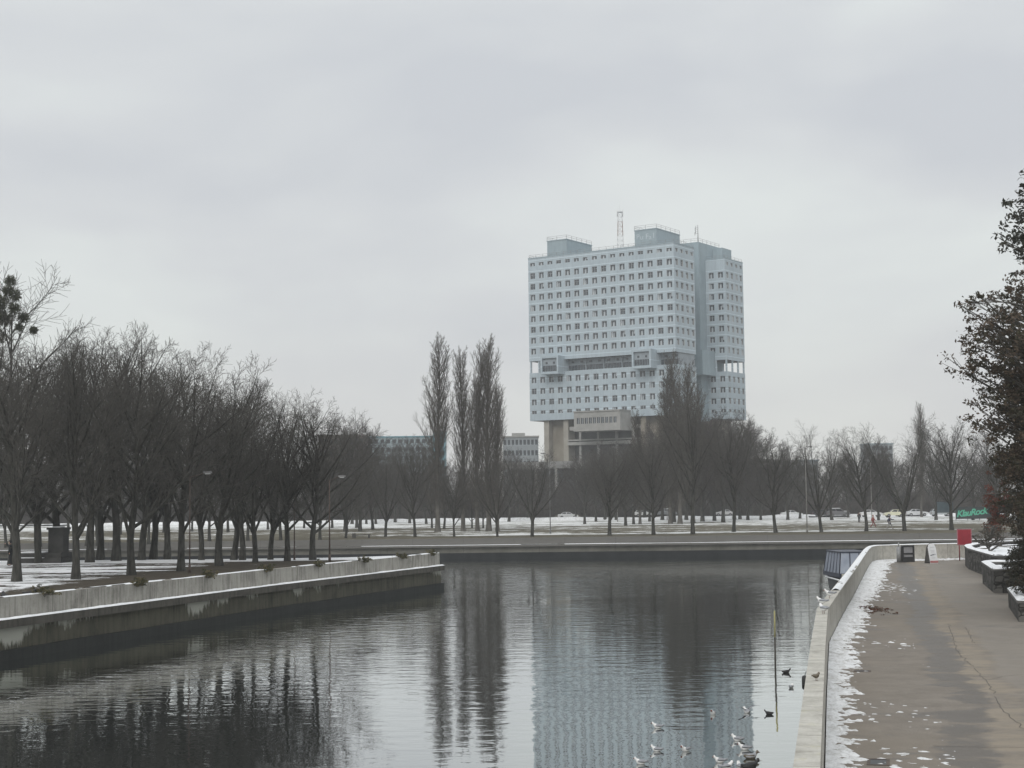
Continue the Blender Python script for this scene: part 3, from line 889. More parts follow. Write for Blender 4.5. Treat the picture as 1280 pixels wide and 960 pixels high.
# stair shaft and the link between the two slabs
mb = MB()
mb.box(14, 42.1, 28.0, 42.0, ZB - .5, 81.4 + dz)
mb.box(12, 40.5, WD - .1, 27.9, ZB - .4, ZT - 1.5)
mb.box(20, 44.6, 24.0, V1 - .05, ZG0 - 1.2, ZG1 + 2.6)
mb.box(34, 45.2, 37.4, V1 + WD - 1.0, ZT - .8, 80.6 + dz)
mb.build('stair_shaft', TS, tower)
for (u0, u1, v0_, v1_) in ((6.1, 12.8, 1.0, 15.4), (35.5, 42.5, 1.0, 15.2)):
    mb = MB(); mb.box(u0, u1, v0_, v1_, ZT - .2, 81.5 + dz); mb.box(u0 - .12, u1 + .12, v0_ - .12, v1_ + .12, 81.5 + dz, 81.75 + dz)
    rh = mb.build('roof_house', TS, tower)
    if u0 > 20:                                          # faded lettering sprayed on the roof house
        gm = pmat('faded_lettering', (.46, .53, .57), (.54, .60, .63), 1.2, .9)
        for (s, uu, zz, sz) in (('P', u0 + .55, 79.1 + dz, 2.0), ('u', u0 + 1.7, 78.9 + dz, 2.0), (':', u0 + 2.7, 78.9 + dz, 1.7), ('F', u0 + 3.5, 78.9 + dz, 2.2), ('a', u0 + 4.6, 78.7 + dz, 2.0), ('l', u0 + 5.9, 78.9 + dz, 2.2)):
            cu = bpy.data.curves.new('lettering', 'FONT'); cu.body = s; cu.size = sz; cu.extrude = .01
            tmp = bpy.data.objects.new('tmp', cu)
            COL.objects.link(tmp)
            me = bpy.data.meshes.new_from_object(tmp.evaluated_get(bpy.context.evaluated_depsgraph_get()))
            bpy.data.objects.remove(tmp)
            me.materials.clear(); me.materials.append(gm)
            t = bpy.data.objects.new('lettering', me); COL.objects.link(t)
            t.parent = rh; t.location = (uu, v0_ - .02, zz); t.rotation_euler = (R(90), 0, 0)
# roof railings
mb = MB()
def railing(pts, z):
    for a, b in zip(pts, pts[1:]):
        l = math.hypot(b[0] - a[0], b[1] - a[1]); n = max(1, int(l / 2.4))
        for k in range(n + 1):
            x, y = a[0] + (b[0] - a[0]) * k / n, a[1] + (b[1] - a[1]) * k / n
            mb.tube((x, y, z), (x, y, z + 1.15), .05, n=4)
        for hh in (.6, 1.12): mb.tube((a[0], a[1], z + hh), (b[0], b[1], z + hh), .04, n=4)
railing([(.2, 12.2), (.2, .2), (48.2, .2), (48.2, 12.2)], ZT)
railing([(42, V1 + .2), (48.2, V1 + .2), (48.2, V1 + 12.2)], ZT - .4)
railing([(6.1, 15.3), (6.1, 1), (12.8, 1), (12.8, 15.3)], 81.75 + dz)
railing([(35.5, 15.1), (35.5, 1), (42.5, 1), (42.5, 15.1)], 81.75 + dz)
railing([(20, 28.1), (42, 28.1), (42, 41.9)], 81.4 + dz)
mb.build('railing', M['grey_metal'], tower)
# parapet cap
mb = MB()
for (a, b, c, d, z) in ((-.08, U48 + .08, -.08, .25, ZT), (U48 - .25, U48 + .08, .25, WD, ZT), (41.9, U48 + .08, V1 - .08, V1 + .25, ZT - .4), (U48 - .25, U48 + .08, V1 + .25, V1 + WD, ZT - .4), (-.08, .25, .25, WD, ZT)):
    mb.box(a, b, c, d, z + .002, z + .3)
mb.build('parapet_cap', TS, tower)

# legs and the open lower floors
zg = Z_FAR
mb = MB(); mb.box(5.2, 11.4, 3.0, 10, zg, ZB - .01, 0)
mb.box(4.3, 6.0, .8, 10.4, zg, ZB - .01, 1); mb.box(11.0, 12.6, .8, 10.4, zg, ZB - .01, 1)
mb.build('leg', [TC, pmat('pale_concrete', (.28, .262, .225), (.37, .35, .31), .3, .9)], tower)
mb = MB(); mb.box(37.4, 43.6, 3.0, 10, zg, ZB - .01, 0); mb.box(36.5, 38.2, .8, 10.4, zg, ZB - .01, 0); mb.box(43.2, 44.8, .8, 10.4, zg, ZB - .01, 0)
mb.build('leg', TC, tower)
mb = MB(); mb.box(8, 44, V1 + 1, V1 + WD - 1, zg, ZB - .01); mb.build('leg', TC, tower)
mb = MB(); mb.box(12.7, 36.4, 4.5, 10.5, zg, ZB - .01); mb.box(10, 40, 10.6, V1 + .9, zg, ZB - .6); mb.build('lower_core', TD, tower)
mb = MB()
for z0_, z1_, v in ((25.6 + dz, 26.7 + dz, 1.4), (21.3 + dz, 22.2 + dz, .2), (22.5 + dz, 22.9 + dz, .2)):
    mb.box(12.7, 36.4, v, 4.6, z0_, z1_)
for u in (16.5, 22.5, 28.5, 34.0):
    mb.box(u - .35, u + .35, .9, 1.35, 16.5 + dz, ZB - .02)
mb.build('floor_slab', TB, tower)
mb = MB()
zb_, zt_ = 25.2 + dz, 30.3 + dz
u0, u1 = 18.9, 33.6
ops = [(.75 + k * 1.33, 1.72 + k * 1.33, 27.0 + dz, 28.7 + dz) for k in range(10)]
facade(mb, (u0, -6, 0), (1, 0, 0), (0, -1, 0), u1 - u0, zb_, zt_, ops, 0, 0, .25)
mb.box(u0 + .01, u1, -5.7, 1.0, zb_ + .01, zt_ - .01, 1)
mb.box(u1 - .02, u1 + .2, -5.98, 1.0, zb_, zt_, 0); mb.box(u0 - .2, u0 + .02, -5.98, 1.0, zb_, zt_, 0)
mb.box(u0 - .3, u1 + .3, -6.25, 1.0, zt_ + .002, zt_ + .35, 0); mb.box(u0 - .3, u1 + .3, -6.2, 1.0, zb_ - .3, zb_ - .002, 0)
bal = mb.build('balcony', [TB, TD], tower)
mb = MB()
for (a, b, c, d) in ops:
    mb = MB(); mb.box(u0 + a, u0 + b, -5.82, -5.75, c, d, 0); mb.box(u0 + a + .42, u0 + a + .52, -5.86, -5.8, c, d, 1); mb.build('window', [TG, M['white_paint2']], bal)
mb = MB(); mb.box(-9, 62, -7, 50, 14.6 + dz, 16.6 + dz); mb.build('terrace_slab', pmat('terrace', (.19, .19, .185), (.27, .27, .26), .3, .9), tower)
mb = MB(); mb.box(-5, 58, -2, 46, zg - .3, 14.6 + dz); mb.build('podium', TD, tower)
mb = MB()
for k in range(11):
    mb.box(-8 + k * 6.8, -7.3 + k * 6.8, -6.5, -5.8, zg - .3, 14.59 + dz)
mb.build('podium_column', TB, tower)

# masts on the roof
def lattice(name, base, h, w_, label, cat, mats):
    t = empty(name, base, 0, label, cat)
    mb = MB()
    n = int(h / 1.3)
    cs = [(-1, -1), (1, -1), (1, 1), (-1, 1)]
    def pt(c, z):
        k = (w_ * (1 - .35 * z / h)) / 2
        return (c[0] * k, c[1] * k, z)
    for k in range(n):
        z0, z1 = h * k / n, h * (k + 1) / n
        for j in range(4):
            mb.tube(pt(cs[j], z0), pt(cs[j], z1), .07, n=4, m=(k // 3) % 2)
            mb.tube(pt(cs[j], z0), pt(cs[(j + 1) % 4], z1), .035, n=3, m=(k // 3) % 2)
            mb.tube(pt(cs[j], z1), pt(cs[(j + 1) % 4], z1), .035, n=3, m=(k // 3) % 2)
    mb.build('lattice', mats, t)
    mb = MB(); mb.box(-.8, .8, -.8, .8, h, h + .12)
    for c in cs: mb.tube((c[0] * .8, c[1] * .8, h - 1.2), (c[0] * .8, c[1] * .8, h + 1.0), .07, n=4)
    mb.tube((0, 0, h), (0, 0, h + 2.6), .05, n=5)
    mb.build('antenna', mats[0], t)
    return t
pm = P(775.5, 300, 437)
redm = pmat('mast_red', (.30, .20, .18), (.36, .26, .235), 2, .6)
lattice('lattice_mast', (pm.x, pm.y, ZT), 11.0, 1.7, 'red and white lattice mast on the tower block roof', 'mast', [M['white_paint'], redm])
pm = P(872.5, 298, 455)
t = empty('antenna_mast', (pm.x, pm.y, 81.4 + dz), 0, 'thin grey antenna pole on the tower block stair shaft', 'antenna')
mb = MB(); mb.tube((0, 0, 0), (0, 0, 5.6), .16, .08, n=6); mb.build('pole', M['grey_metal'], t)
mb = MB()
for z, l in ((4.9, .6), (4.3, .8), (3.6, .7), (3.0, .9)):
    mb.tube((0, 0, z), (-l, 0, z), .04, n=4); mb.tube((-l, 0, z - .5), (-l, 0, z + .5), .08, n=5)
mb.build('dipole', M['grey_metal'], t)

# ------------------------------------------------------------------ buildings farther away
def far_building(name, x0, x1, Y, depth, ztop, wallm, storeys, n, label, roofbox=None, band=None, rz=0):
    t = empty(name, ((x0 + x1) / 2, Y, Z_FAR), rz, label, 'building')
    hw = (x1 - x0) / 2
    h = ztop - Z_FAR
    st = h / storeys
    ops = []
    for s in range(storeys):
        for k in range(n):
            u = (k + .5) * 2 * hw / n
            ops.append((u - .32 * 2 * hw / n, u + .32 * 2 * hw / n, s * st + st * .30, s * st + st * .78))
    mb = MB()
    facade(mb, (-hw, 0, 0), (1, 0, 0), (0, -1, 0), 2 * hw, 0, h, ops)
    mb.face([(hw, 0, 0), (hw, depth, 0), (hw, depth, h), (hw, 0, h)], 0, [(0, 0), (depth, 0), (depth, h), (0, h)])
    mb.face([(-hw, depth, 0), (-hw, 0, 0), (-hw, 0, h), (-hw, depth, h)], 0, [(0, 0), (depth, 0), (depth, h), (0, h)])
    mb.face([(hw, depth, 0), (-hw, depth, 0), (-hw, depth, h), (hw, depth, h)], 0, [(0, 0), (depth, 0), (depth, h), (0, h)])
    wl = mb.build('wall', [wallm, TD], t)
    mb = MB(); mb.box(-hw - .3, hw + .3, -.3, depth + .3, h + .002, h + .5)
    if roofbox:
        for a, b, hh in roofbox: mb.box(a, b, 3, depth - 2, h + .5, h + hh)
    mb.build('roof', band or TS, t)
    mb = MB()
    many = len(ops) > 100
    a, b, c, d = ops[0]
    wme = None
    for q_ in ([] if many else ops):
        m1 = MB(); m1.box(-(b - a) / 2, (b - a) / 2, .2, .3, -(d - c) / 2, (d - c) / 2)
        wme = wme or m1.mesh('window', TG)
        o = bpy.data.objects.new('window', wme); COL.objects.link(o); o.parent = t
        o.location = ((q_[0] + q_[1]) / 2 - hw, 0, (q_[2] + q_[3]) / 2)
    if many:
        top = sorted(ops, key=lambda q_: -q_[3])
        for q_ in top[:99]:
            m1 = MB(); m1.box(-(b - a) / 2, (b - a) / 2, .2, .3, -(d - c) / 2, (d - c) / 2)
            wme = wme or m1.mesh('window', TG)
            o = bpy.data.objects.new('window', wme); COL.objects.link(o); o.parent = t
            o.location = ((q_[0] + q_[1]) / 2 - hw, 0, (q_[2] + q_[3]) / 2)
        for q_ in top[99:]: mb.box(q_[0] - hw, q_[1] - hw, .2, .3, q_[2], q_[3])
        tag(mb.build('windows', TG, t), kind='stuff')
    return t
b1 = paint_mat('pale_blue_block', (.34, .42, .45), (.27, .34, .37), panels=True, pw=4, ph=3.4)
b2 = paint_mat('grey_block', (.33, .36, .38), (.25, .28, .30), panels=True, pw=4, ph=3.2)
b3 = paint_mat('brown_block', (.15, .12, .105), (.11, .09, .08), panels=False)
teal = pmat('teal_panel', (.10, .26, .32), (.14, .32, .38), .5, .6)
def zof(py, Y): return HW + (623 - py) * Y / FPX
far_building('apartment_block', P(452, 560, 560).x, P(541, 560, 560).x, 560, 14, zof(545.5, 560), b1, 9, 12, 'pale blue apartment block behind the poplars at left', band=teal)
far_building('stair_tower', P(541.5, 560, 556).x, P(556, 560, 556).x, 556, 14, zof(538.5, 556), teal, 9, 3, 'teal stair tower at the end of the pale blue apartment block', band=TS)
far_building('office_block', P(629, 560, 520).x, P(673, 560, 520).x, 520, 14, zof(547, 520), b2, 7, 9, 'grey blue office block left of the tower legs', roofbox=[(-3, 1.5, 1.6)], band=TB)
far_building('apartment_block', P(398, 560, 470).x, P(455, 560, 470).x, 470, 12, zof(543, 470), b3, 7, 9, 'brown apartment block behind the left grove', band=b3)
far_building('apartment_block', P(925, 560, 470).x, P(1022, 560, 470).x, 470, 12, zof(581, 470), b2, 3, 14, 'long low grey block behind the trees right of the tower', band=TS)
far_building('apartment_block', P(1084, 560, 600).x, P(1116, 560, 600).x, 600, 12, zof(561, 600), b2, 8, 6, 'small blue grey block far behind the trees at right', band=TS)

# ------------------------------------------------------------------ trees
def segs_to_mesh(name, segs, m, nside):
    """segs: array rows (x0,y0,z0,x1,y1,z1,r0,r1) -> prisms"""
    a = np.asarray(segs, dtype=np.float64)
    p0, p1, r0, r1 = a[:, 0:3], a[:, 3:6], a[:, 6], a[:, 7]
    d = p1 - p0
    d /= np.linalg.norm(d, axis=1, keepdims=True) + 1e-9
    ref = np.where(np.abs(d[:, 2:3]) > .9, np.array([[1., 0, 0]]), np.array([[0., 0, 1.]]))
    u = np.cross(d, ref); u /= np.linalg.norm(u, axis=1, keepdims=True) + 1e-9
    v = np.cross(d, u)
    n = len(a)
    ang = np.arange(nside) * 2 * np.pi / nside
    ring = u[:, None, :] * np.cos(ang)[None, :, None] + v[:, None, :] * np.sin(ang)[None, :, None]
    va = p0[:, None, :] + ring * r0[:, None, None]
    vb = p1[:, None, :] + ring * r1[:, None, None]
    verts = np.concatenate([va, vb], axis=1).reshape(-1, 3)
    base = (np.arange(n) * 2 * nside)[:, None]
    i = np.arange(nside)[None, :]; j = (np.arange(nside) + 1)[None, :] % nside
    f = np.stack([base + i, base + j, base + nside + j, base + nside + i], axis=-1).reshape(-1, 4)
    return raw_mesh(name, verts, f, m, True)

def raw_mesh(name, verts, faces, m, smooth=False, mat_idx=None):
    me = bpy.data.meshes.new(name)
    k = faces.shape[1]
    me.vertices.add(len(verts)); me.vertices.foreach_set('co', np.asarray(verts, dtype=np.float32).ravel())
    me.loops.add(faces.size); me.loops.foreach_set('vertex_index', faces.astype(np.int32).ravel())
    me.polygons.add(len(faces))
    me.polygons.foreach_set('loop_start', (np.arange(len(faces)) * k).astype(np.int32))
    me.polygons.foreach_set('loop_total', np.full(len(faces), k, dtype=np.int32))
    for mm in (m if isinstance(m, (list, tuple)) else [m]): me.materials.append(mm)
    if mat_idx is not None: me.polygons.foreach_set('material_index', mat_idx.astype(np.int32))
    me.polygons.foreach_set('use_smooth', np.full(len(faces), smooth, dtype=bool))
    me.update(calc_edges=True)
    me.validate()
    return me

def join_raw(name, meshes):
    return meshes[0]

def grow(rg, spec, H):
    """branches of a bare tree; returns {level: [segments]}"""
    out = {}
    lv = spec['levels']
    stack = []
    def branch(p, d, L, r, level):
        S = lv[level]
        n = max(2, int(round(L / S['step'])))
        st = L / n
        pts = [(p, r)]
        d = Vector(d)
        for i in range(n):
            w_ = S['wig']
            d = d + Vector((rg.gauss(0, w_), rg.gauss(0, w_), rg.gauss(0, w_ * .6) + S['up']))
            d.normalize()
            p = p + d * st
            rr = r * (1 - (i + 1) / n * (1 - S['tip']))
            pts.append((p, rr))
        o = out.setdefault(level, [])
        for a, b in zip(pts, pts[1:]):
            o.append((*a[0], *b[0], a[1], b[1]))
        if level + 1 >= len(lv): return
        C = lv[level + 1]
        cnt = C['n'] if isinstance(C['n'], int) else max(2, int(L * C['n']))
        az = rg.uniform(0, 6.28)
        for k in range(cnt):
            t = C['t0'] + (C.get('t1', .98) - C['t0']) * (k + rg.uniform(.1, .9)) / cnt
            f = t * n; i = min(n - 1, int(f)); fr = f - i
            q = pts[i][0].lerp(pts[i + 1][0], fr)
            rq = pts[i][1] + (pts[i + 1][1] - pts[i][1]) * fr
            ax = (pts[i + 1][0] - pts[i][0]).normalized()
            az += 2.4 + rg.uniform(-.5, .5)
            e1 = ax.orthogonal().normalized(); e2 = ax.cross(e1)
            side = e1 * math.cos(az) + e2 * math.sin(az)
            an = R(rg.uniform(*C['ang']))
            dd = ax * math.cos(an) + side * math.sin(an)
            shape = C['shape'](t)
            cl = L * C['len'] * shape * rg.uniform(.75, 1.2)
            cr_ = max(spec['rmin'], min(rq * .85, C['rad'] * rq * rg.uniform(.8, 1.1) if level else C['rad'] * r * (.6 + .4 * shape)))
            branch(q, dd, max(cl, .15), cr_, level + 1)
    L0 = lv[0]
    for s in range(spec.get('stems', 1)):
        base = Vector((rg.uniform(-.25, .25) * (spec.get('stems', 1) > 1), rg.uniform(-.25, .25) * (spec.get('stems', 1) > 1), -.15))
        lean = spec.get('lean', .03)
        branch(base, (rg.gauss(0, lean), rg.gauss(0, lean), 1), H * L0['len'] * (1 if s == 0 else rg.uniform(.8, 1)), spec['r'], 0)
    return out

LINDEN = dict(r=.215, rmin=.0085, lean=.02, levels=[
    dict(len=.60, step=.9, wig=.06, up=.04, tip=.30),
    dict(n=17, t0=.22, ang=(22, 62), len=.78, shape=lambda t: 1.05 - .45 * t, rad=.46, step=.7, wig=.055, up=.085, tip=.18),
    dict(n=9, t0=.16, ang=(20, 46), len=.44, shape=lambda t: 1.1 - .55 * t, rad=.5, step=.55, wig=.06, up=.08, tip=.3),
    dict(n=8, t0=.12, ang=(20, 50), len=.46, shape=lambda t: 1.1 - .5 * t, rad=.5, step=.5, wig=.07, up=.06, tip=.5),
    dict(n=3, t0=.12, ang=(18, 50), len=.62, shape=lambda t: 1.05 - .4 * t, rad=.7, step=.5, wig=.07, up=.05, tip=.75)])
# open, vase shaped tree with long arching shoots
VASE = dict(r=.20, rmin=.0085, lean=.03, levels=[
    dict(len=.24, step=.6, wig=.03, up=.03, tip=.85),
    dict(n=8, t0=.55, t1=1.0, ang=(14, 48), len=2.6, shape=lambda t: 1.0, rad=.48, step=.7, wig=.05, up=.045, tip=.16),
    dict(n=10, t0=.18, ang=(20, 46), len=.40, shape=lambda t: 1.15 - .6 * t, rad=.46, step=.55, wig=.06, up=.05, tip=.3),
    dict(n=8, t0=.10, ang=(20, 50), len=.48, shape=lambda t: 1.1 - .5 * t, rad=.5, step=.5, wig=.08, up=.03, tip=.5),
    dict(n=4, t0=.12, ang=(20, 55), len=.62, shape=lambda t: 1.05 - .4 * t, rad=.7, step=.5, wig=.09, up=.0, tip=.75)])
POPLAR = dict(r=.32, rmin=.013, lean=.008, levels=[
    dict(len=.97, step=1.2, wig=.015, up=.05, tip=.06),
    dict(n=84, t0=.06, ang=(14, 30), len=.30, shape=lambda t: (.42 + 1.2 * t) if t < .4 else max(.16, 1.05 - .88 * (t - .15)), rad=.22, step=.9, wig=.05, up=.15, tip=.22),
    dict(n=9, t0=.08, ang=(14, 34), len=.36, shape=lambda t: 1.1 - .6 * t, rad=.5, step=.5, wig=.07, up=.12, tip=.4),
    dict(n=7, t0=.10, ang=(16, 40), len=.55, shape=lambda t: 1.1 - .5 * t, rad=.55, step=.45, wig=.09, up=.10, tip=.6)])
# thin twiggy far trees
GROVE = dict(r=.22, rmin=.014, lean=.03, levels=[
    dict(len=.80, step=1.1, wig=.04, up=.04, tip=.15),
    dict(n=22, t0=.10, ang=(30, 62), len=.46, shape=lambda t: 1.1 - .65 * t, rad=.38, step=.8, wig=.08, up=.08, tip=.25),
    dict(n=11, t0=.10, ang=(24, 52), len=.48, shape=lambda t: 1.1 - .55 * t, rad=.5, step=.6, wig=.10, up=.06, tip=.4),
    dict(n=9, t0=.08, ang=(22, 55), len=.60, shape=lambda t: 1.1 - .5 * t, rad=.6, step=.6, wig=.09, up=.05, tip=.7)])

def make_tree(name, spec, H, seed, bark, twig, split=1):
    rg = random.Random(seed)
    lv = grow(rg, spec, H)
    t = empty(name)
    # highest point, so that placed heights are true
    top = max(s[5] for l in lv.values() for s in l)
    k = H / top
    for l in lv: lv[l] = [tuple(c * k for c in s) for s in lv[l]]
    # flare at the foot
    tr = lv[0]
    s0 = tr[0]; tr[0] = (*s0[:6], s0[6] * 1.35, s0[7])
    tm = segs_to_mesh('trunk', [s for l in range(0, split + 1) for s in lv.get(l, [])], bark, 7)
    cm = segs_to_mesh('crown', [s for l in range(split + 1, 9) for s in lv.get(l, [])], twig, 3)
    for nm, me in (('trunk', tm), ('crown', cm)):
        o = bpy.data.objects.new(nm, me); COL.objects.link(o); o.parent = t
    t['h'] = H
    return t

protos = {}
def proto(kind, i):
    key = (kind, i)
    if key not in protos:
        spec, H, b, tw, nm = {'linden': (LINDEN, 13.5, 'bark', 'twig', 'bare_linden_tree'), 'vase': (VASE, 13.0, 'bark', 'twig', 'bare_maple_tree'),
                              'poplar': (POPLAR, 26.0, 'poplar_bark', 'poplar_twig', 'poplar_tree'), 'grove': (GROVE, 16.0, 'bark', 'far_twig', 'bare_tree')}[kind]
        protos[key] = [make_tree(nm, spec, H, 100 + i * 17 + len(kind), M[b], M[tw], 1), False]
    return protos[key]

def place_tree(kind, i, loc, H, label, group, wide=1.0, rz=None, cat='tree', base_sink=.0):
    pr = proto(kind, i)
    if not pr[1]: o = pr[0]; pr[1] = True
    else: o = copy_thing(pr[0])
    s = H / pr[0]['h']
    o.location = (loc[0], loc[1], loc[2] - base_sink)
    o.rotation_euler = (0, 0, rnd.uniform(0, 6.28) if rz is None else rz)
    o.scale = (s * wide, s * wide, s)
    tag(o, label, cat, group)
    return o

def hgt(px, py_base, py_top, z):
    """location and height from foot and top pixel"""
    p = G(px, py_base, z)
    q = P(px, py_top, p.y)
    return p, q.z - z

# the row along the island's quay
for (px, pb, pt_, kind, i, wd, lab) in (
    (21, 727, 402, 'linden', 0, 1.0, 'bare linden nearest the left edge of the photo in the row along the quay'),
    (95, 724, 396, 'linden', 1, .95, 'bare linden on the snow with a thick straight trunk, second in the quay row'),
    (164, 719, 399, 'linden', 2, .95, 'bare linden at the edge of the snow, third in the quay row'),
    (226, 714, 432, 'linden', 3, 1.0, 'bare linden on brown leaf litter beside the thin reddish lamp post'),
    (274, 707, 440, 'linden', 0, 1.05, 'bare thick trunked linden in the middle of the leaf litter, fifth in the quay row'),
    (319, 703, 466, 'vase', 0, .95, 'bare tree forking low into several stems near the end of the quay row'),
    (359, 701, 484, 'linden', 1, 1.05, 'bare linden with a slim single trunk just past the low forking tree'),
    (391, 700, 498, 'linden', 4, 1.1, 'bare double trunked linden last in the quay row beside the thin lamp post')):
    p, h = hgt(px, pb, pt_, Z_ISL)
    place_tree(kind, i, p, h, lab, 'bare trees along the island quay', wd)
p = G(398, 700, Z_ISL)

# the grove behind them
back_trees = [(145, 701, 405, 'linden', 4), (177, 700, 415, 'vase', 1), (191, 699, 425, 'linden', 2), (209, 699, 440, 'linden', 1), (252, 700, 455, 'vase', 0),
              (292, 700, 470, 'linden', 3), (303, 700, 480, 'linden', 0), (48, 704, 420, 'vase', 1), (112, 703, 410, 'linden', 3), (-12, 716, 380, 'linden', 2), (-8, 704, 400, 'vase', 0), (338, 699.5, 490, 'vase', 1), (125, 700, 430, 'linden', 0), (70, 702, 410, 'linden', 4)]
for (px, pb, pt_, kind, i) in back_trees:
    p, h = hgt(px, pb, pt_, Z_ISL)
    place_tree(kind, i, p, h, 'bare tree in the close grove on the island behind the quay row', 'grove on the island', 1.0)
# tall tree with mistletoe at the left edge
p, h = hgt(14, 706, 318, Z_ISL)
pr = make_tree('mistletoe_tree', GROVE, h, 77, M['bark'], M['twig'])
pr.location = p
tag(pr, 'tallest bare tree at the left edge, hung with dark round mistletoe clumps', 'tree')
mist_m = pmat('mistletoe', (.045, .050, .030), (.085, .092, .052), 5, .9)
rg = random.Random(5)
for (px, py, rr) in ((13, 351, 8), (10, 363, 8), (19, 369, 9), (2, 377, 10), (18, 386, 9), (30, 397, 8), (6, 399, 11), (24, 409, 6), (42, 413, 6), (-4, 390, 13), (0, 420, 10)):
    c = P(px, py, p.y + rg.uniform(-.6, .6)) - p
    rad = rr * p.y / FPX
    sg = []
    for k in range(210):
        d = Vector((rg.gauss(0, 1), rg.gauss(0, 1), rg.gauss(0, 1))).normalized()
        a = c + d * rad * rg.uniform(.05, .55); b = c + (d + Vector((rg.gauss(0, .35), rg.gauss(0, .35), rg.gauss(0, .35) - .1))).normalized() * rad * rg.uniform(.75, 1.08)
        sg.append((*a, *b, .011, .020))
    o = bpy.data.objects.new('mistletoe', segs_to_mesh('mistletoe', sg, mist_m, 3)); COL.objects.link(o); o.parent = pr

# far bank: the open row just behind the quay
row = [(482, 671, 548, 'vase', 0, 1.0, 'bare spreading tree on the far lawn right of the fallen bench'),
       (519, 671, 540, 'linden', 2, .85, 'bare narrow tree left of the single poplar on the far bank'),
       (568, 671, 585, 'linden', 3, 1.0, 'small bare tree in front of the poplars on the far bank'),
       (622, 671, 560, 'vase', 1, .9, 'bare tree at the right foot of the poplar clump on the far bank'),
       (665, 671, 548, 'vase', 2, 1.15, 'bare open forked tree left of the far lamp post'),
       (762, 669.5, 548, 'linden', 0, 1.15, 'bare round crowned tree below the tower balcony on the far bank'),
       (817, 668.5, 540, 'linden', 4, 1.0, 'bare tree below the left edge of the big poplar clump'),
       (866, 668, 480, 'linden', 1, .85, 'tall dense bare tree in front of the big poplar clump'),
       (917, 665, 508, 'linden', 3, .85, 'bare slim trunked tree in front of the tower right corner'),
       (970, 666, 532, 'linden', 2, 1.05, 'bare tree left of the white sedan on the far road'),
       (1027, 665, 522, 'vase', 3, 1.0, 'bare tree right of the pale lamp post on the far lawn'),
       (1083, 664, 530, 'linden', 0, .95, 'bare tree beside the walker in red'),
       (1131, 664, 512, 'vase', 0, 1.15, 'bare wide forked tree right of the walker in dark coat'),
       (1190, 662.5, 518, 'linden', 4, 1.0, 'bare tree left of the black banner with green lettering'),
       (1245, 661, 540, 'linden', 1, 1.0, 'bare tree behind the red brown bush at right')]
for (px, pb, pt_, kind, i, wd, lab) in row:
    p, h = hgt(px, pb, pt_, Z_FAR)
    place_tree(kind, i, p, h, lab, 'bare trees behind the far quay', wd, base_sink=.1)
for (px, pb, pt_, kind, i) in ((8, 682, 560, 'linden', 2), (50, 681, 555, 'linden', 0), (108, 680, 560, 'vase', 1), (122, 680, 570, 'linden', 3), (262, 676, 560, 'linden', 4), (351, 675, 545, 'vase', 2), (400, 675, 548, 'linden', 1), (432, 673, 560, 'vase', 3), (186, 678, 560, 'linden', 1), (310, 676, 560, 'linden', 0)):
    p, h = hgt(px, pb, pt_, Z_FAR)
    place_tree(kind, i, p, h, 'bare tree on the far bank seen between the island trunks', 'far bank trees behind the island', 1.0, base_sink=.1)

# poplars
for (px, pb, pt_, i, wd, lab) in (
    (547, 665, 413, 0, 1.15, 'tall narrow poplar standing alone left of the poplar clump'),
    (579, 664, 430, 1, 1.05, 'leftmost and shortest poplar of the clump left of the tower'),
    (597, 664, 424, 2, 1.0, 'middle poplar of the clump left of the tower'),
    (611, 664, 415, 0, 1.2, 'tallest poplar of the clump left of the tower'),
    (622, 664, 475, 1, 1.1, 'low side poplar at the right of the clump left of the tower'),
    (838, 655, 462, 1, 1.2, 'left poplar of the big clump in front of the tower corner'),
    (850, 655, 432, 2, 1.15, 'tallest poplar of the big clump in front of the tower corner'),
    (866, 654, 447, 0, 1.2, 'right poplar of the big clump in front of the tower corner'),
    (878, 652, 480, 1, 1.2, 'short poplar at the right edge of the big clump'),
    (800, 655, 508, 2, 1.1, 'low pale poplar below the tower balcony'),
    (1152, 646, 500, 0, .9, 'single thin poplar far behind the trees at right')):
    p, h = hgt(px, pb, pt_, Z_FAR)
    place_tree('poplar', i, p, h, lab, 'poplars on the far bank', wd, base_sink=.1)

# denser trees between the lawn and the road, and beyond the road
rt = random.Random(21)
lawn = [(432, 664, 508), (450, 664, 516), (466, 662, 526), (446, 660, 530), (458, 655, 546), (472, 652, 550), (494, 653, 546), (512, 654, 543), (533, 655, 548), (636, 652, 560), (648, 650, 558), (660, 651, 562), (692, 648, 598), (706, 648, 592), (20, 668, 565), (85, 667, 560), (150, 668, 570), (205, 666, 560), (240, 664, 565), (285, 665, 560), (335, 662, 560), (380, 660, 565), (415, 660, 560), (720, 650, 568), (756, 650, 545), (806, 648, 535), (868, 648, 515), (890, 646, 520), (910, 645, 510), (925, 649, 520), (985, 650, 545), (1040, 650, 545), (1098, 650, 540), (1170, 650, 535), (731, 655, 560), (745, 652, 555), (782, 657, 548), (792, 655, 550), (828, 650, 520), (842, 653, 515), (879, 652, 515), (893, 651, 520), (904, 653, 505), (935, 650, 520), (951, 650, 535),
        (938, 647, 515), (770, 650, 560), (540, 660, 580), (555, 661, 570), (590, 660, 580), (604, 660, 585), (470, 655, 560), (440, 655, 555), (500, 652, 565), (812, 652, 535), (858, 650, 510), (918, 649, 512), (1000, 648, 560), (1060, 647, 565), (1110, 647, 560), (1216, 650, 545), (1240, 650, 530)]
for (px, pb, pt_) in lawn:
    p, h = hgt(px, pb, pt_, Z_FAR)
    place_tree(rt.choice(['linden', 'grove']), rt.randrange(3), p, h, 'bare tree standing on the snowy lawn between the far quay and the road', 'trees on the far lawn', rt.uniform(.9, 1.15), base_sink=.1)
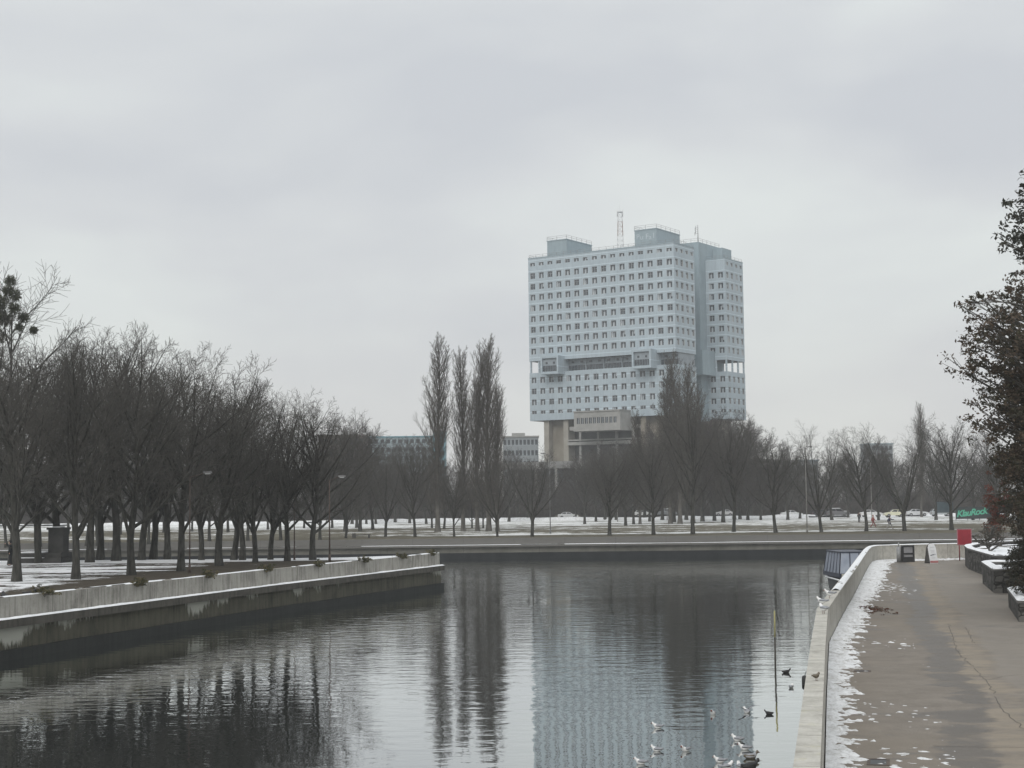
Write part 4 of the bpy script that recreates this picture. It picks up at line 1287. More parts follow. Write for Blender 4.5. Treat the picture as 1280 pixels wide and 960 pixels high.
for k in range(100):
    px = -40 + (k + rt.uniform(.1, .9)) * 1320 / 100
    Y = rt.uniform(362, 412)
    top = rt.uniform(566, 585)
    if 628 < px < 722: top = rt.uniform(600, 615)
    if 724 < px < 930: top -= rt.uniform(5, 22)
    if px > 1090: top -= rt.uniform(0, 14)
    q = P(px, top, Y)
    place_tree('grove', rt.randrange(4), (q.x, Y, Z_FAR), q.z - Z_FAR, 'bare brownish tree in the belt of trees beyond the road', 'belt of trees beyond the road', rt.uniform(1.0, 1.35), base_sink=.1)
# low brush under the belt
bm_ = pmat('brush_twig', (.050, .043, .038), (.085, .072, .062), 1.2, .95)
for (xa, xb, Y, hh) in ((-150, 10, 372, 4.5), (16, 120, 368, 5.0), (-150, 130, 420, 7.5)):
    sg = []
    for k in range(int((xb - xa) * 70)):
        x = rt.uniform(xa, xb); y = Y + rt.uniform(-4, 4); h = hh * (.45 + .55 * mnoise.noise(Vector((x * .12, Y, 1))) + .3) * rt.uniform(.5, 1.0)
        a = Vector((x, y, Z_FAR)); b = a + Vector((rt.gauss(0, .5), rt.gauss(0, .5), h * .6)); c = b + Vector((rt.gauss(0, .6), rt.gauss(0, .5), h * .4))
        sg.append((*a, *b, .06, .045)); sg.append((*b, *c, .045, .03))
    o = bpy.data.objects.new('undergrowth', segs_to_mesh('undergrowth', sg, bm_, 3)); COL.objects.link(o); tag(o, kind='stuff')

# ------------------------------------------------------------------ leafy trees and shrubs at the right
def leaf_mat(name, c1, c2):
    m = pmat(name, c1, c2, 1.2, .7, spec=.3)
    nt = m.node_tree; b = nt.nodes['Principled BSDF']
    tr = N(nt, 'ShaderNodeBsdfTranslucent'); nt.links.new(b.inputs['Base Color'].links[0].from_socket, tr.inputs['Color'])
    ms = N(nt, 'ShaderNodeMixShader'); ms.inputs[0].default_value = .35
    nt.links.new(b.outputs[0], ms.inputs[1]); nt.links.new(tr.outputs[0], ms.inputs[2])
    nt.links.new(ms.outputs[0], nt.nodes['Material Output'].inputs['Surface'])
    return m
def leaves_mesh(name, centres, per, spread, size, mats, seed, flat=.7, taper=None):
    rg = np.random.default_rng(seed)
    c = np.repeat(np.asarray(centres), per, axis=0)
    n = len(c)
    dirs = rg.normal(0, 1, (n, 3)); dirs /= np.linalg.norm(dirs, axis=1, keepdims=True)
    pos = c + dirs * (rg.random((n, 1)) ** .5) * 1.15 * np.repeat(np.asarray(spread), per, axis=0)[:, None] * np.array([1, 1, flat])
    nrm = rg.normal(0, 1, (n, 3)); nrm[:, 2] = np.abs(nrm[:, 2]) + .3
    nrm /= np.linalg.norm(nrm, axis=1, keepdims=True)
    a = rg.normal(0, 1, (n, 3)); a -= nrm * (a * nrm).sum(1, keepdims=True); a /= np.linalg.norm(a, axis=1, keepdims=True)
    b = np.cross(nrm, a)
    s = size * rg.uniform(.6, 1.25, n)[:, None]
    tipd = nrm * s * .18
    v = np.stack([pos - a * s, pos + b * s * .45 + tipd, pos + a * s, pos - b * s * .45 + tipd], axis=1).reshape(-1, 3)
    f = np.arange(n * 4).reshape(-1, 4)
    mi = np.repeat(rg.integers(0, len(mats), len(centres)), per)
    flip = rg.random(n) < .25
    mi = np.where(flip, rg.integers(0, len(mats), n), mi)
    return raw_mesh(name, v, f, mats, False, mi)

def leafy_tree(name, foot, blobs, nclump, per, size, mats, seed, label, cat='tree', trunk_r=.3, spread=(.25, .5), bark='bark', topz=None):
    """blobs: ellipsoids (cx,cy,cz,rx,ry,rz) relative to the foot that the clumps of leaves fill"""
    rg = random.Random(seed)
    t = empty(name, foot, 0, label, cat)
    cs, sp, sg_t, sg_b = [], [], [], []
    vol = [b[3] * b[4] * b[5] for b in blobs]
    zmax = max(b[2] for b in blobs)
    trunk_top = Vector((blobs[-1][0] * .3, blobs[-1][1] * .3, zmax))
    tp = [Vector((0, 0, -.2)).lerp(trunk_top, k / 8) + Vector((rg.gauss(0, .06), rg.gauss(0, .06), 0)) * (0 < k) for k in range(9)]
    for k in range(8):
        sg_t.append((*tp[k], *tp[k + 1], trunk_r * (1 - .10 * k), trunk_r * (1 - .10 * (k + 1))))
    for k in range(nclump):
        b = rg.choices(blobs, vol)[0]
        d = Vector((rg.gauss(0, 1), rg.gauss(0, 1), rg.gauss(0, 1))).normalized()
        rr = rg.random() ** .42
        c = Vector((b[0] + d.x * b[3] * rr, b[1] + d.y * b[4] * rr, b[2] + d.z * b[5] * rr))
        if mnoise.noise(c * .8 + Vector((0, 0, seed))) < -.12: continue
        if c.z < .4: continue
        if rr > .86 and rg.random() < .35: continue
        cs.append(tuple(c)); sp.append(rg.uniform(*spread))
        # limb from the trunk to every third clump
        if len(cs) % 3: continue
        zt_ = min(max(.14 * zmax, c.z - (Vector((c.x, c.y)).length) * rg.uniform(.25, .95)), zmax * .98)
        kf = zt_ / zmax * 8; i = min(7, max(0, int(kf)))
        a = tp[i].lerp(tp[i + 1], kf - i)
        mid = a.lerp(c, .55) + Vector((rg.gauss(0, .35), rg.gauss(0, .35), rg.uniform(.0, .6)))
        r0 = .028 + .012 * rg.random()
        q1 = a.lerp(mid, .5) + Vector((rg.gauss(0, .12), rg.gauss(0, .12), rg.gauss(0, .12)))
        q2 = mid.lerp(c, .5) + Vector((rg.gauss(0, .12), rg.gauss(0, .12), rg.uniform(-.05, .2)))
        sg_b += [(*a, *q1, r0 * 1.5, r0 * 1.25), (*q1, *mid, r0 * 1.25, r0), (*mid, *q2, r0, r0 * .7), (*q2, *c, r0 * .7, .010)]
        for q in range(5):
            e = c + Vector((rg.gauss(0, 1), rg.gauss(0, 1), rg.gauss(0, .7))) * sp[-1] * .4
            sg_b.append((*c.lerp(mid, .3 * rg.random()), *e, .011, .006))
    for nm, me in (('trunk', segs_to_mesh('trunk', sg_t, M[bark], 9)), ('branches', segs_to_mesh('branches', sg_b, M['twig'], 4)),
                   ('crown', leaves_mesh('crown', cs, per, sp, size, mats, seed))):
        o = bpy.data.objects.new(nm, me); COL.objects.link(o); o.parent = t
    return t

brown_leaves = [leaf_mat('leaf_brown', (.098, .075, .055), (.160, .125, .095)), leaf_mat('leaf_dark_brown', (.060, .046, .034), (.095, .074, .056)), leaf_mat('leaf_olive', (.052, .048, .032), (.080, .074, .048))]
dark_leaves = [leaf_mat('leaf_dark', (.034, .037, .028), (.056, .060, .045)), leaf_mat('leaf_dark_olive', (.048, .046, .034), (.074, .070, .052))]
russet_leaves = [leaf_mat('leaf_russet', (.13, .040, .026), (.19, .062, .040)), leaf_mat('leaf_rust', (.085, .040, .026), (.12, .058, .036))]

def rel(px, py, Y, foot):
    q = P(px, py, Y)
    return (q.x - foot[0], q.y - foot[1], q.z - foot[2])
ft = (22.2, 56.0, Z_WALK)
def blob(px, py, Y, rpx, rpy, foot, ry=None):
    x, y, z = rel(px, py, Y, foot)
    k = Y / FPX
    return (x, y, z, rpx * k, (ry or rpx * k), rpy * k)
leafy_tree('hornbeam_tree', ft, [blob(1222, 402, 54, 40, 34, ft, 1.2), blob(1212, 455, 54, 36, 24, ft, 1.1), blob(1232, 520, 54, 30, 42, ft, 1.2), blob(1252, 430, 54, 56, 75, ft, 2.2), blob(1300, 420, 57, 80, 85, ft, 3.0), blob(1270, 525, 54, 48, 70, ft, 2.2), blob(1300, 580, 56, 60, 90, ft, 2.5), blob(1276, 620, 54, 34, 65, ft, 1.5), blob(1330, 480, 56, 90, 150, ft, 3.5), (2.6, .6, 8.6, 3.2, 3.4, 4.6), (1.0, 2.2, 7.0, 3.6, 2.6, 4.4), (1.2, -1.8, 7.4, 3.2, 2.2, 4.0), (.6, 0, 12.2, 3.0, 2.8, 2.2)],
           7600, 17, .086, brown_leaves, 3, 'tree keeping its dry brown leaves over the planters at the right edge', trunk_r=.30, spread=(.12, .36))
ft2 = (26.0, 64.0, Z_WALK)
leafy_tree('oak_tree', ft2, [blob(1280, 242, 64, 30, 42, ft2, 1.6), blob(1268, 300, 63, 36, 34, ft2, 1.6), blob(1290, 345, 63, 28, 26, ft2, 1.6), blob(1320, 280, 64, 60, 90, ft2, 3), blob(1340, 420, 65, 70, 140, ft2, 3), (2.4, .6, 13, 3.0, 3.2, 5.0), (.4, 1.6, 15.5, 2.8, 2.6, 3.6), (1.0, -1.0, 10, 3.2, 2.8, 4.0), (.5, 0, 18, 2.0, 2.0, 2.0)],
           2600, 18, .115, dark_leaves, 9, 'taller dark leaved tree rising behind the brown leaved one at the right edge', trunk_r=.34, spread=(.18, .42))
ft3 = (31.5, 101.0, 3.2)
leafy_tree('russet_bush', ft3, [blob(1240, 622, 101, 8, 34, ft3, .8), blob(1246, 655, 101, 14, 20, ft3, 1.0), blob(1255, 628, 101, 10, 30, ft3, .8)], 170, 36, .075, russet_leaves, 15, 'russet leaved bush behind the curved stone planter', 'bush', trunk_r=.07, spread=(.14, .3))
ft4 = (22.6, 64.5, 3.5)
leafy_tree('yew_shrub', ft4, [blob(1272, 650, 65, 22, 62, ft4, 1.2), blob(1290, 640, 66, 36, 80, ft4, 1.5), blob(1278, 702, 64, 25, 24, ft4, .9)], 420, 60, .06, dark_leaves + brown_leaves[2:], 19, 'dark evergreen shrub growing out of the angular stone planter', 'shrub', trunk_r=.12, spread=(.14, .3))
ft5 = (19.6, 55.0, 3.2)
leafy_tree('dark_bush', ft5, [blob(1286, 722, 55, 22, 26, ft5, .9), blob(1296, 690, 56, 20, 40, ft5, .9)], 200, 56, .06, dark_leaves + brown_leaves[1:2], 29, 'dark bush in the nearest stone planter at the right edge', 'bush', trunk_r=.06, spread=(.12, .26))
ft6 = (27.6, 90.0, 3.5)
leafy_tree('dry_shrub', ft6, [blob(1228, 672, 90, 16, 9, ft6, .6), blob(1243, 668, 90, 16, 16, ft6, .7)], 70, 14, .05, brown_leaves, 33, 'sparse dry shrub in the curved stone planter', 'shrub', trunk_r=.03, spread=(.12, .3))

# bushes hanging over the island quay
bush_m = [leaf_mat('bush_olive', (.075, .070, .032), (.12, .11, .05)), leaf_mat('bush_green', (.045, .050, .026), (.075, .08, .04)), leaf_mat('bush_straw', (.14, .12, .06), (.19, .165, .09))]
for n_, (px, py, wpx, hpx, lab) in enumerate(((58, 746, 17, 9, 'olive green bush hanging over the quay, nearest the left edge'), (170, 731, 13, 8, 'low olive bush on the quay top below the third tree of the row'), (260, 722, 11, 8, 'dark olive bush on the quay top below the thick trunked fifth tree'), (335, 716, 12, 6, 'flat brown green bush on the quay top past the forking tree'), (398, 708, 10, 6, 'small bush on the quay top below the thin lamp post'), (454, 702, 9, 5, 'small dark bush on the quay top past the lamp post'), (500, 696, 9, 4, 'small dark bush on the quay top, second from the quay end'), (540, 692, 6, 6, 'olive bush at the very end of the quay top'))):
    p = G(px, py + 1, 2.9)
    # keep it on the coping line
    best = min(refine(ISL, .4), key=lambda c: abs((c[0] / c[1]) - (p.x / p.y)))
    ft_ = (best[0] - .10, best[1], 2.80)
    k = best[1] / FPX
    rg = random.Random(n_)
    cs = [(rg.gauss(0, .42) * wpx * k, rg.gauss(0, .25), .05 + abs(rg.gauss(0, .4)) * hpx * k - (.12 if rg.random() < .5 else 0)) for _ in range(46)]
    cs = [(x + .1, y, z if abs(y) < 9 else z) for x, y, z in cs]
    t = empty('overhanging_bush', ft_, 0, lab, 'bush', 'bushes along the island quay')
    o = bpy.data.objects.new('leaves', leaves_mesh('leaves', cs, 30, [.10] * len(cs), .05, bush_m, n_ + 50)); COL.objects.link(o); o.parent = t
    sg = [(0, 0, -.05, *c, .012, .006) for c in cs[:24]]
    o = bpy.data.objects.new('stems', segs_to_mesh('stems', sg, M['twig'], 3)); COL.objects.link(o); o.parent = t

# ------------------------------------------------------------------ stone planters
def stone_mat():
    m, nt, b = new_mat('rubble_stone')
    setin(b, Roughness=.9); b.inputs['Specular IOR Level'].default_value = .25
    v = mapping(nt, 'UV', (2.6, 4.6, 1))
    nv = N(nt, 'ShaderNodeTexNoise'); setin(nv, Scale=1.2, Detail=2.0)
    nt.links.new(v, nv.inputs['Vector'])
    vv = mixc(nt, .12, v, nv.outputs['Color'])
    vo = N(nt, 'ShaderNodeTexVoronoi', feature='DISTANCE_TO_EDGE'); setin(vo, Scale=1.0, Randomness=.8)
    nt.links.new(vv, vo.inputs['Vector'])
    vc = N(nt, 'ShaderNodeTexVoronoi'); setin(vc, Scale=1.0, Randomness=.8)
    nt.links.new(vv, vc.inputs['Vector'])
    sx = N(nt, 'ShaderNodeSeparateXYZ'); nt.links.new(vc.outputs['Color'], sx.inputs[0])
    fine = noise_node(nt, mapping(nt, 'UV', (1, 1, 1)), 14, 5, .7)
    f = math_node(nt, 'MULTIPLY_ADD', sx.outputs['X'], .55, math_node(nt, 'MULTIPLY', fine, .45))
    col = ramp(nt, f, [(.2, (.040, .040, .038)), (.5, (.085, .083, .078)), (.85, (.150, .145, .135))])
    jm = ramp(nt, vo.outputs['Distance'], [(.02, (0, 0, 0)), (.07, (1, 1, 1))])
    col = mixc(nt, jm, (.030, .030, .028), col)
    nt.links.new(col, b.inputs['Base Color'])
    bump_to(nt, b, math_node(nt, 'MULTIPLY_ADD', jm, .6, math_node(nt, 'MULTIPLY', fine, .4)), .8, .05)
    return m
stone = stone_mat()
coping_m = pmat('stone_coping', (.09, .088, .083), (.15, .147, .14), 2, .9, .3, 12)
soil_m = pmat('bed_soil', (.035, .028, .021), (.070, .056, .042), 5, .95, .6, 18)

def ring_wall(poly, t_in, z0, z1, m):
    """closed wall along a counter-clockwise outline"""
    mb = MB()
    n = len(poly)
    inn = []
    for i in range(n):
        a, p, c = poly[i - 1], poly[i], poly[(i + 1) % n]
        d1 = Vector((p[0] - a[0], p[1] - a[1])).normalized(); d2 = Vector((c[0] - p[0], c[1] - p[1])).normalized()
        n1, n2 = Vector((-d1.y, d1.x)), Vector((-d2.y, d2.x))
        nn = (n1 + n2); nn /= max(.3, nn.length_squared / 2)
        inn.append((p[0] + nn.x * t_in, p[1] + nn.y * t_in))
    s = 0
    for i in range(n):
        j = (i + 1) % n
        a, b, c, d = poly[i], poly[j], inn[j], inn[i]
        l = math.hypot(b[0] - a[0], b[1] - a[1])
        mb.face([(*a, z0), (*b, z0), (*b, z1), (*a, z1)], 0, [(s, z0), (s + l, z0), (s + l, z1), (s, z1)])
        mb.face([(*c, z0), (*d, z0), (*d, z1), (*c, z1)], 0, [(s + l, z0), (s, z0), (s, z1), (s + l, z1)])
        mb.face([(*a, z1), (*b, z1), (*c, z1), (*d, z1)], 0, [(s, 0), (s + l, 0), (s + l, t_in), (s, t_in)])
        s += l
    return mb, inn

def planter(outline, h, label, seed, snow_thr=-.25, soil_drop=.22, bed_snow=.5):
    """outline is counter-clockwise, in metres on the walkway"""
    cx = sum(p[0] for p in outline) / len(outline); cy = sum(p[1] for p in outline) / len(outline)
    t = empty('stone_planter', (cx, cy, Z_WALK), 0, label, 'planter', 'stone planters along the walkway')
    mb, inn = ring_wall(outline, .38, Z_WALK - .1, Z_WALK + h - .09, stone)
    wchild(mb, 'stone_wall', stone, t)
    mb2, _ = ring_wall([(p[0], p[1]) for p in offset_closed(outline, .04)], .46, Z_WALK + h - .088, Z_WALK + h, stone)
    wchild(mb2, 'coping', coping_m, t)
    mb = MB(); mb.face([(p[0], p[1], Z_WALK + h - soil_drop) for p in inn]); wchild(mb, 'soil', soil_m, t)
    # snow lying on the coping and in the bed
    cl = outline + [outline[0]]
    wchild(snow_strip(cl, -.40, .03, Z_WALK + h + .002, .075, seed, thr=snow_thr, step=.2, sc=.6), 'snow_cap', M['snow'], t)
    if bed_snow:
        mb = MB()
        xs = [p[0] for p in inn]; ys = [p[1] for p in inn]
        def inside(x, y):
            r = False
            for i in range(len(inn)):
                a, b = inn[i], inn[(i + 1) % len(inn)]
                if (a[1] > y) != (b[1] > y) and x < (b[0] - a[0]) * (y - a[1]) / (b[1] - a[1]) + a[0]: r = not r
            return r
        st = .22; idx = {}
        nx, ny = int((min(max(xs), min(xs) + 9) - min(xs)) / st), int((max(ys) - min(ys)) / st)
        def hh(i, j):
            x, y = min(xs) + i * st, min(ys) + j * st
            return mnoise.noise(Vector((x * .5, y * .5, seed))) + .5 * mnoise.noise(Vector((x * 1.9, y * 1.9, seed)))
        for i in range(nx):
            for j in range(ny):
                c = [(i, j), (i + 1, j), (i + 1, j + 1), (i, j + 1)]
                if all(inside(min(xs) + a * st, min(ys) + b * st) for a, b in c) and sum(hh(*q_) for q_ in c) / 4 > .30 - bed_snow:
                    ids = []
                    for q_ in c:
                        if q_ not in idx:
                            idx[q_] = len(mb.v); mb.v.append((min(xs) + q_[0] * st, min(ys) + q_[1] * st, Z_WALK + h - soil_drop + .012 + max(0, .10 * (hh(*q_) - .30 + bed_snow))))
                        ids.append(idx[q_])
                    mb.f.append(tuple(ids)); mb.m.append(0); mb.uv.append(None); mb.sm.append(True)
        if mb.f: wchild(mb, 'bed_snow', M['snow'], t)
    return t
def offset_closed(poly, off):
    n = len(poly); res = []
    for i in range(n):
        a, p, c = poly[i - 1], poly[i], poly[(i + 1) % n]
        d1 = Vector((p[0] - a[0], p[1] - a[1])).normalized(); d2 = Vector((c[0] - p[0], c[1] - p[1])).normalized()
        nn = Vector((d1.y, -d1.x)) + Vector((d2.y, -d2.x)); nn /= max(.3, nn.length_squared / 2)
        res.append((p[0] + nn.x * off, p[1] + nn.y * off))
    return res
# curved planter (counter-clockwise seen from above)
pa = [(x_ - .3, y_) for x_, y_ in [(24.7, 78.5), (36, 78.5), (44, 92), (42, 104), (36.5, 104.6), (32.6, 102.0), (29.6, 98.4), (27.8, 94.4), (26.7, 90.0), (25.9, 85.5)]]
planter(pa, 1.22, 'long curved dark stone planter with a snowy rim, farthest along the walkway', 3, -.6, bed_snow=.42)
planter([(21.1, 68.2), (29, 67.4), (29, 75.8), (22.9, 75.8)], 1.05, 'angular dark stone planter with a snowy top and a sharp front corner', 5, -.45, bed_snow=.75)
planter([(17.2, 53.0), (27, 47), (27, 59.5), (19.1, 60.0)], .72, 'low dark stone planter nearest the camera, cut by the right edge', 7, -.35, bed_snow=.4)

# ------------------------------------------------------------------ snow lying along the parapet
def walkway_snow():
    mb = MB()
    pts = [p for p in refine(WALL, .07) if p[1] > 13 and p[0] < 36]
    s = 0.0; st = .06; nt_ = 58
    lines = [offset_path(pts, .012 + st * k) for k in range(nt_)]
    idx, H = {}, {}
    S = [0.0]
    for a, b in zip(pts, pts[1:]): S.append(S[-1] + math.hypot(b[0] - a[0], b[1] - a[1]))
    for i in range(len(pts)):
        y = pts[i][1]
        wdt = .30 + .0085 * max(0, y - 24) + .20 * mnoise.noise(Vector((S[i] * .16, 2.2, 0))) + .16 * mnoise.noise(Vector((S[i] * .9, 5.2, 0)))
        if y > 88: wdt = min(wdt, .9)
        if pts[i][0] > 26: wdt *= .6
        for k in range(nt_):
            x_, y_ = lines[k][i]
            t = st * k
            nz = mnoise.noise(Vector((x_ * 1.3, y_ * 1.7, 1))) * .24 + mnoise.noise(Vector((x_ * 3.6, y_ * 6.5, 4))) * .34 + mnoise.noise(Vector((x_ * 9, y_ * 13, 9))) * .20
            # scattered clots farther in
            cl = mnoise.noise(Vector((x_ * 4.5, y_ * 3.6, 20))) + .5 * mnoise.noise(Vector((x_ * 9, y_ * 12, 7)))
            zone = mnoise.noise(Vector((x_ * .2, y_ * .16, 31)))
            h = (wdt - t) * .42 + nz * (.30 + .5 * min(1, t / max(.3, wdt)))
            if t > wdt and t < wdt + 2.0: h = max(h, .16 * (cl + (zone + (.5 if 23.5 < y < 27.5 else 0)) * 1.0 - .98))
            H[(i, k)] = (x_, y_, Z_WALK + min(.12, max(-.06, h * .40)), h)
    for i in range(len(pts) - 1):
        for k in range(nt_ - 1):
            q_ = [(i, k), (i + 1, k), (i + 1, k + 1), (i, k + 1)]
            if any(H[a][3] > 0 for a in q_):
                ids = []
                for a in q_:
                    if a not in idx: idx[a] = len(mb.v); mb.v.append(H[a][:3])
                    ids.append(idx[a])
                mb.f.append(tuple(reversed(ids))); mb.m.append(0); mb.uv.append(None); mb.sm.append(True)
    o = mb.build('snow', M['old_snow'])
    tag(o, 'torn strip of old snow on the walkway beside the parapet', kind='stuff')
walkway_snow()

# seams and cracks of the paving
crack_m = pmat('tar_seam', (.045, .041, .036), (.14, .12, .10), 3, .9)
def crack(pxs, wdt, seed):
    pts = [G(x, y, Z_WALK) for x, y in pxs]
    pts = refine([(p.x, p.y) for p in pts], .15)
    rg = random.Random(seed)
    jit = [(p[0] + .10 * mnoise.noise(Vector((p[1] * 2.3, seed, 0))), p[1] + .12 * mnoise.noise(Vector((p[0] * 2.1, seed, 5)))) for p in pts]
    L = offset_path(jit, -wdt / 2); Rr = offset_path(jit, wdt / 2)
    mb = MB()
    for i in range(len(jit) - 1):
        if mnoise.noise(Vector((i * .11, seed, 7))) < -.42: continue
        mb.face([(*Rr[i], Z_WALK + .004), (*Rr[i + 1], Z_WALK + .004), (*L[i + 1], Z_WALK + .004), (*L[i], Z_WALK + .004)])
    tag(mb.build('pavement_crack', crack_m), kind='structure')
crack([(1185, 780), (1191, 795), (1195, 812), (1206, 824), (1218, 836), (1232, 850), (1243, 866), (1250, 884), (1262, 896), (1282, 912)], .019, 3)
crack([(1195, 803), (1230, 804), (1282, 805)], .018, 4)
crack([(1207, 784), (1212, 793), (1217, 804)], .016, 5)
crack([(1170, 933), (1230, 934), (1282, 934)], .016, 8)
crack([(1232, 850), (1252, 846), (1282, 843)], .013, 9)

# drain channels
def grate(px, py, w_, l_, label):
    p = G(px, py, Z_WALK)
    t = empty('drain_grate', (p.x, p.y, Z_WALK), R(-14), label, 'drain')
    mb = MB(); 
    mb.box(-w_ / 2, w_ / 2, -l_ / 2, -l_ / 2 + .05, .002, .012); mb.box(-w_ / 2, w_ / 2, l_ / 2 - .05, l_ / 2, .002, .012)
    mb.box(-w_ / 2, -w_ / 2 + .05, -l_ / 2 + .05, l_ / 2 - .05, .002, .012); mb.box(w_ / 2 - .05, w_ / 2, -l_ / 2 + .05, l_ / 2 - .05, .002, .012)
    mb.build('frame', pmat('rusty_iron', (.07, .055, .045), (.11, .085, .07), 8, .8), t)
    mb = MB(); mb.face([(-w_ / 2 + .05, -l_ / 2 + .05, .005), (w_ / 2 - .05, -l_ / 2 + .05, .005), (w_ / 2 - .05, l_ / 2 - .05, .005), (-w_ / 2 + .05, l_ / 2 - .05, .005)])
    mb.build('opening', M['dark_metal'], t)
grate(1098, 953, .36, .62, 'iron drain grate in the asphalt at the bottom of the photo')
grate(1078, 839, .42, .34, 'small iron drain cover beside the snow strip halfway along the walkway')
# fallen leaves
rg = np.random.default_rng(4)
p = G(1090, 762, Z_WALK)
cs = [(p.x + rg.normal(0, .30), p.y + rg.normal(0, 1.1), Z_WALK + .02) for _ in range(110)]
o = bpy.data.objects.new('fallen_leaves', leaves_mesh('fallen_leaves', cs, 6, [.10] * 110, .045, russet_leaves + brown_leaves[:1], 4, flat=.06)); COL.objects.link(o)
tag(o, 'patch of russet fallen leaves beside the snow strip', kind='stuff')

# tyre fender on the outer face of the parapet
y_ = 30.4
xw = min((abs(q_[1] - y_), q_[0]) for q_ in offset_path(refine(WALL, .2), -.33))[1]
t = empty('tyre_fender', (xw - .07, y_, 3.45), R(-12), 'black tyre fender hanging on the river side of the parapet', 'tyre')
mb = MB()
rings = []
for i in range(25):
    a = 2 * math.pi * i / 24
    rings.append([(.12 * math.sin(2 * math.pi * j / 10), (.20 + .085 * math.cos(2 * math.pi * j / 10)) * math.cos(a), (.20 + .085 * math.cos(2 * math.pi * j / 10)) * math.sin(a)) for j in range(10)])
mb.loft(rings, cap=False); t.scale = (.5, .5, .5); mb.build('tyre', pmat('rubber', (.012, .012, .012), (.022, .022, .022), 8, .7), t)
mb = MB(); mb.tube((0, 0, .27), (.06, 0, .45), .012); mb.build('chain', M['dark_metal'], t)

# ------------------------------------------------------------------ things at the end of the walkway
# red sign
p = G(1197.5, 700.5, Z_WALK)
red_m = pmat('red_sign', (.26, .018, .030), (.34, .026, .042), 3, .45)
pink_m = pmat('sign_rim', (.30, .13, .15), (.38, .17, .19), 3, .5)
t = empty('red_sign', (p.x, p.y - .4, Z_WALK), R(6), 'square red sign on a thin red post before the end wall of the walkway', 'sign')
k = p.y / FPX
mb = MB(); mb.tube((0, 0, 0), (0, 0, 1.75), .04, n=8); mb.build('post', pmat('post_red', (.20, .035, .04), (.26, .05, .055), 3, .5), t)
mb = MB(); mb.box(-.10, .78, -.075, -.045, 1.05, 2.02); mb.build('panel', red_m, t)
mb = MB()
for a in ((-.16, .84, 1.0, 1.05), (-.16, .84, 2.02, 2.07), (-.16, -.10, 1.05, 2.02), (.78, .84, 1.05, 2.02)):
    mb.box(a[0], a[1], -.08, -.04, a[2], a[3])
mb.build('rim', pink_m, t)

# sandwich board with a rounded top
p = G(1164.5, 704, Z_WALK)
t = empty('sandwich_board', (p.x, p.y, Z_WALK), R(24), 'white round topped sandwich board standing on the walkway by the end wall', 'sandwich board')
def round_panel(w_, h, th):
    pts = [(-w_ / 2, 0), (w_ / 2, 0), (w_ / 2, h - w_ / 2)]
    pts += [(w_ / 2 * math.cos(a), h - w_ / 2 + w_ / 2 * math.sin(a)) for a in [math.pi * k / 12 for k in range(1, 12)]]
    pts += [(-w_ / 2, h - w_ / 2)]
    mb = MB(); n = len(pts)
    mb.face([(x, 0, z) for x, z in pts]); mb.face([(x, th, z) for x, z in reversed(pts)])
    for i in range(n):
        a, b = pts[i], pts[(i + 1) % n]
        mb.face([(b[0], 0, b[1]), (a[0], 0, a[1]), (a[0], th, a[1]), (b[0], th, b[1])])
    return mb
white_p = pmat('board_white', (.68, .69, .70), (.78, .78, .78), 3, .5)
o = round_panel(.62, 1.28, .03).build('front_panel', white_p, t); o.location = (0, -.28, 0); o.rotation_euler.x = R(-12)
b_ = round_panel(.62, 1.28, .03).build('back_panel', pmat('board_back', (.05, .048, .045), (.08, .075, .07), 4, .7), t); b_.location = (0, .28, 0); b_.rotation_euler.x = R(12)
mb = MB(); mb.box(-.31, .31, -.012, -.003, .03, .17, 0); mb.build('foot_band', pmat('board_red', (.36, .13, .13), (.44, .20, .19), 5, .6), o)
mb = MB()
for z0_, x0_, x1_ in ((.52, -.2, .05), (.56, -.05, .2), (.49, -.24, -.08)): mb.box(x0_, x1_, -.010, -.003, z0_, z0_ + .035)
for z0_ in (1.02, .80, .72, .34): mb.box(-.16, .16, -.008, -.003, z0_, z0_ + .012)
mb.build('printed_lines', pmat('ink_grey', (.16, .17, .19), (.24, .25, .27), 4, .7), o)
mb = MB(); mb.face([(-.3, -.22, .05), (-.3, .22, .05), (-.29, .05, 1.12), (-.29, -.05, 1.12)]); mb.face([(.3, .22, .05), (.3, -.22, .05), (.29, -.05, 1.12), (.29, .05, 1.12)])
mb.build('side_cloth', b_.data.materials[0], t)

# black display case
p = G(1135, 702.5, Z_WALK)
t = empty('display_case', (p.x, p.y, Z_WALK), R(4), 'black framed display case with two grey panels against the end wall', 'display case')
s = p.y / FPX
mb = MB()
W_, H_ = .80, 1.08
mb.box(-W_ / 2, -W_ / 2 + .09, -.16, .16, 0, H_); mb.box(W_ / 2 - .09, W_ / 2, -.16, .16, 0, H_)
mb.box(-W_ / 2 + .09, W_ / 2 - .09, -.16, .16, H_ - .09, H_); mb.box(-W_ / 2 + .09, W_ / 2 - .09, -.16, .16, 0, .32)
mb.box(-W_ / 2 + .09, W_ / 2 - .09, -.14, .14, .50, .58); mb.box(-W_ / 2 + .09, W_ / 2 - .09, .10, .15, .32, H_ - .09)
mb.build('frame', M['dark_metal'], t)
mb = MB(); mb.box(-W_ / 2 + .10, W_ / 2 - .10, -.10, -.08, .59, H_ - .10); mb.box(-W_ / 2 + .10, W_ / 2 - .10, -.10, -.08, .33, .49)
mb.build('panel', pmat('case_panel', (.20, .20, .21), (.30, .30, .31), 5, .4), t)
mb = MB(); mb.tube((-W_ / 2 - .18, 0, 0), (-W_ / 2 - .18, 0, 1.0), .15, n=14); mb.tube((-W_ / 2 - .18, 0, 1.0), (-W_ / 2 - .18, 0, 1.26), .045, n=8)
tag(mb.build('grey_bollard', M['grey_metal'], None, (p.x, p.y, Z_WALK)), 'grey steel bollard standing left of the black display case', 'bollard')

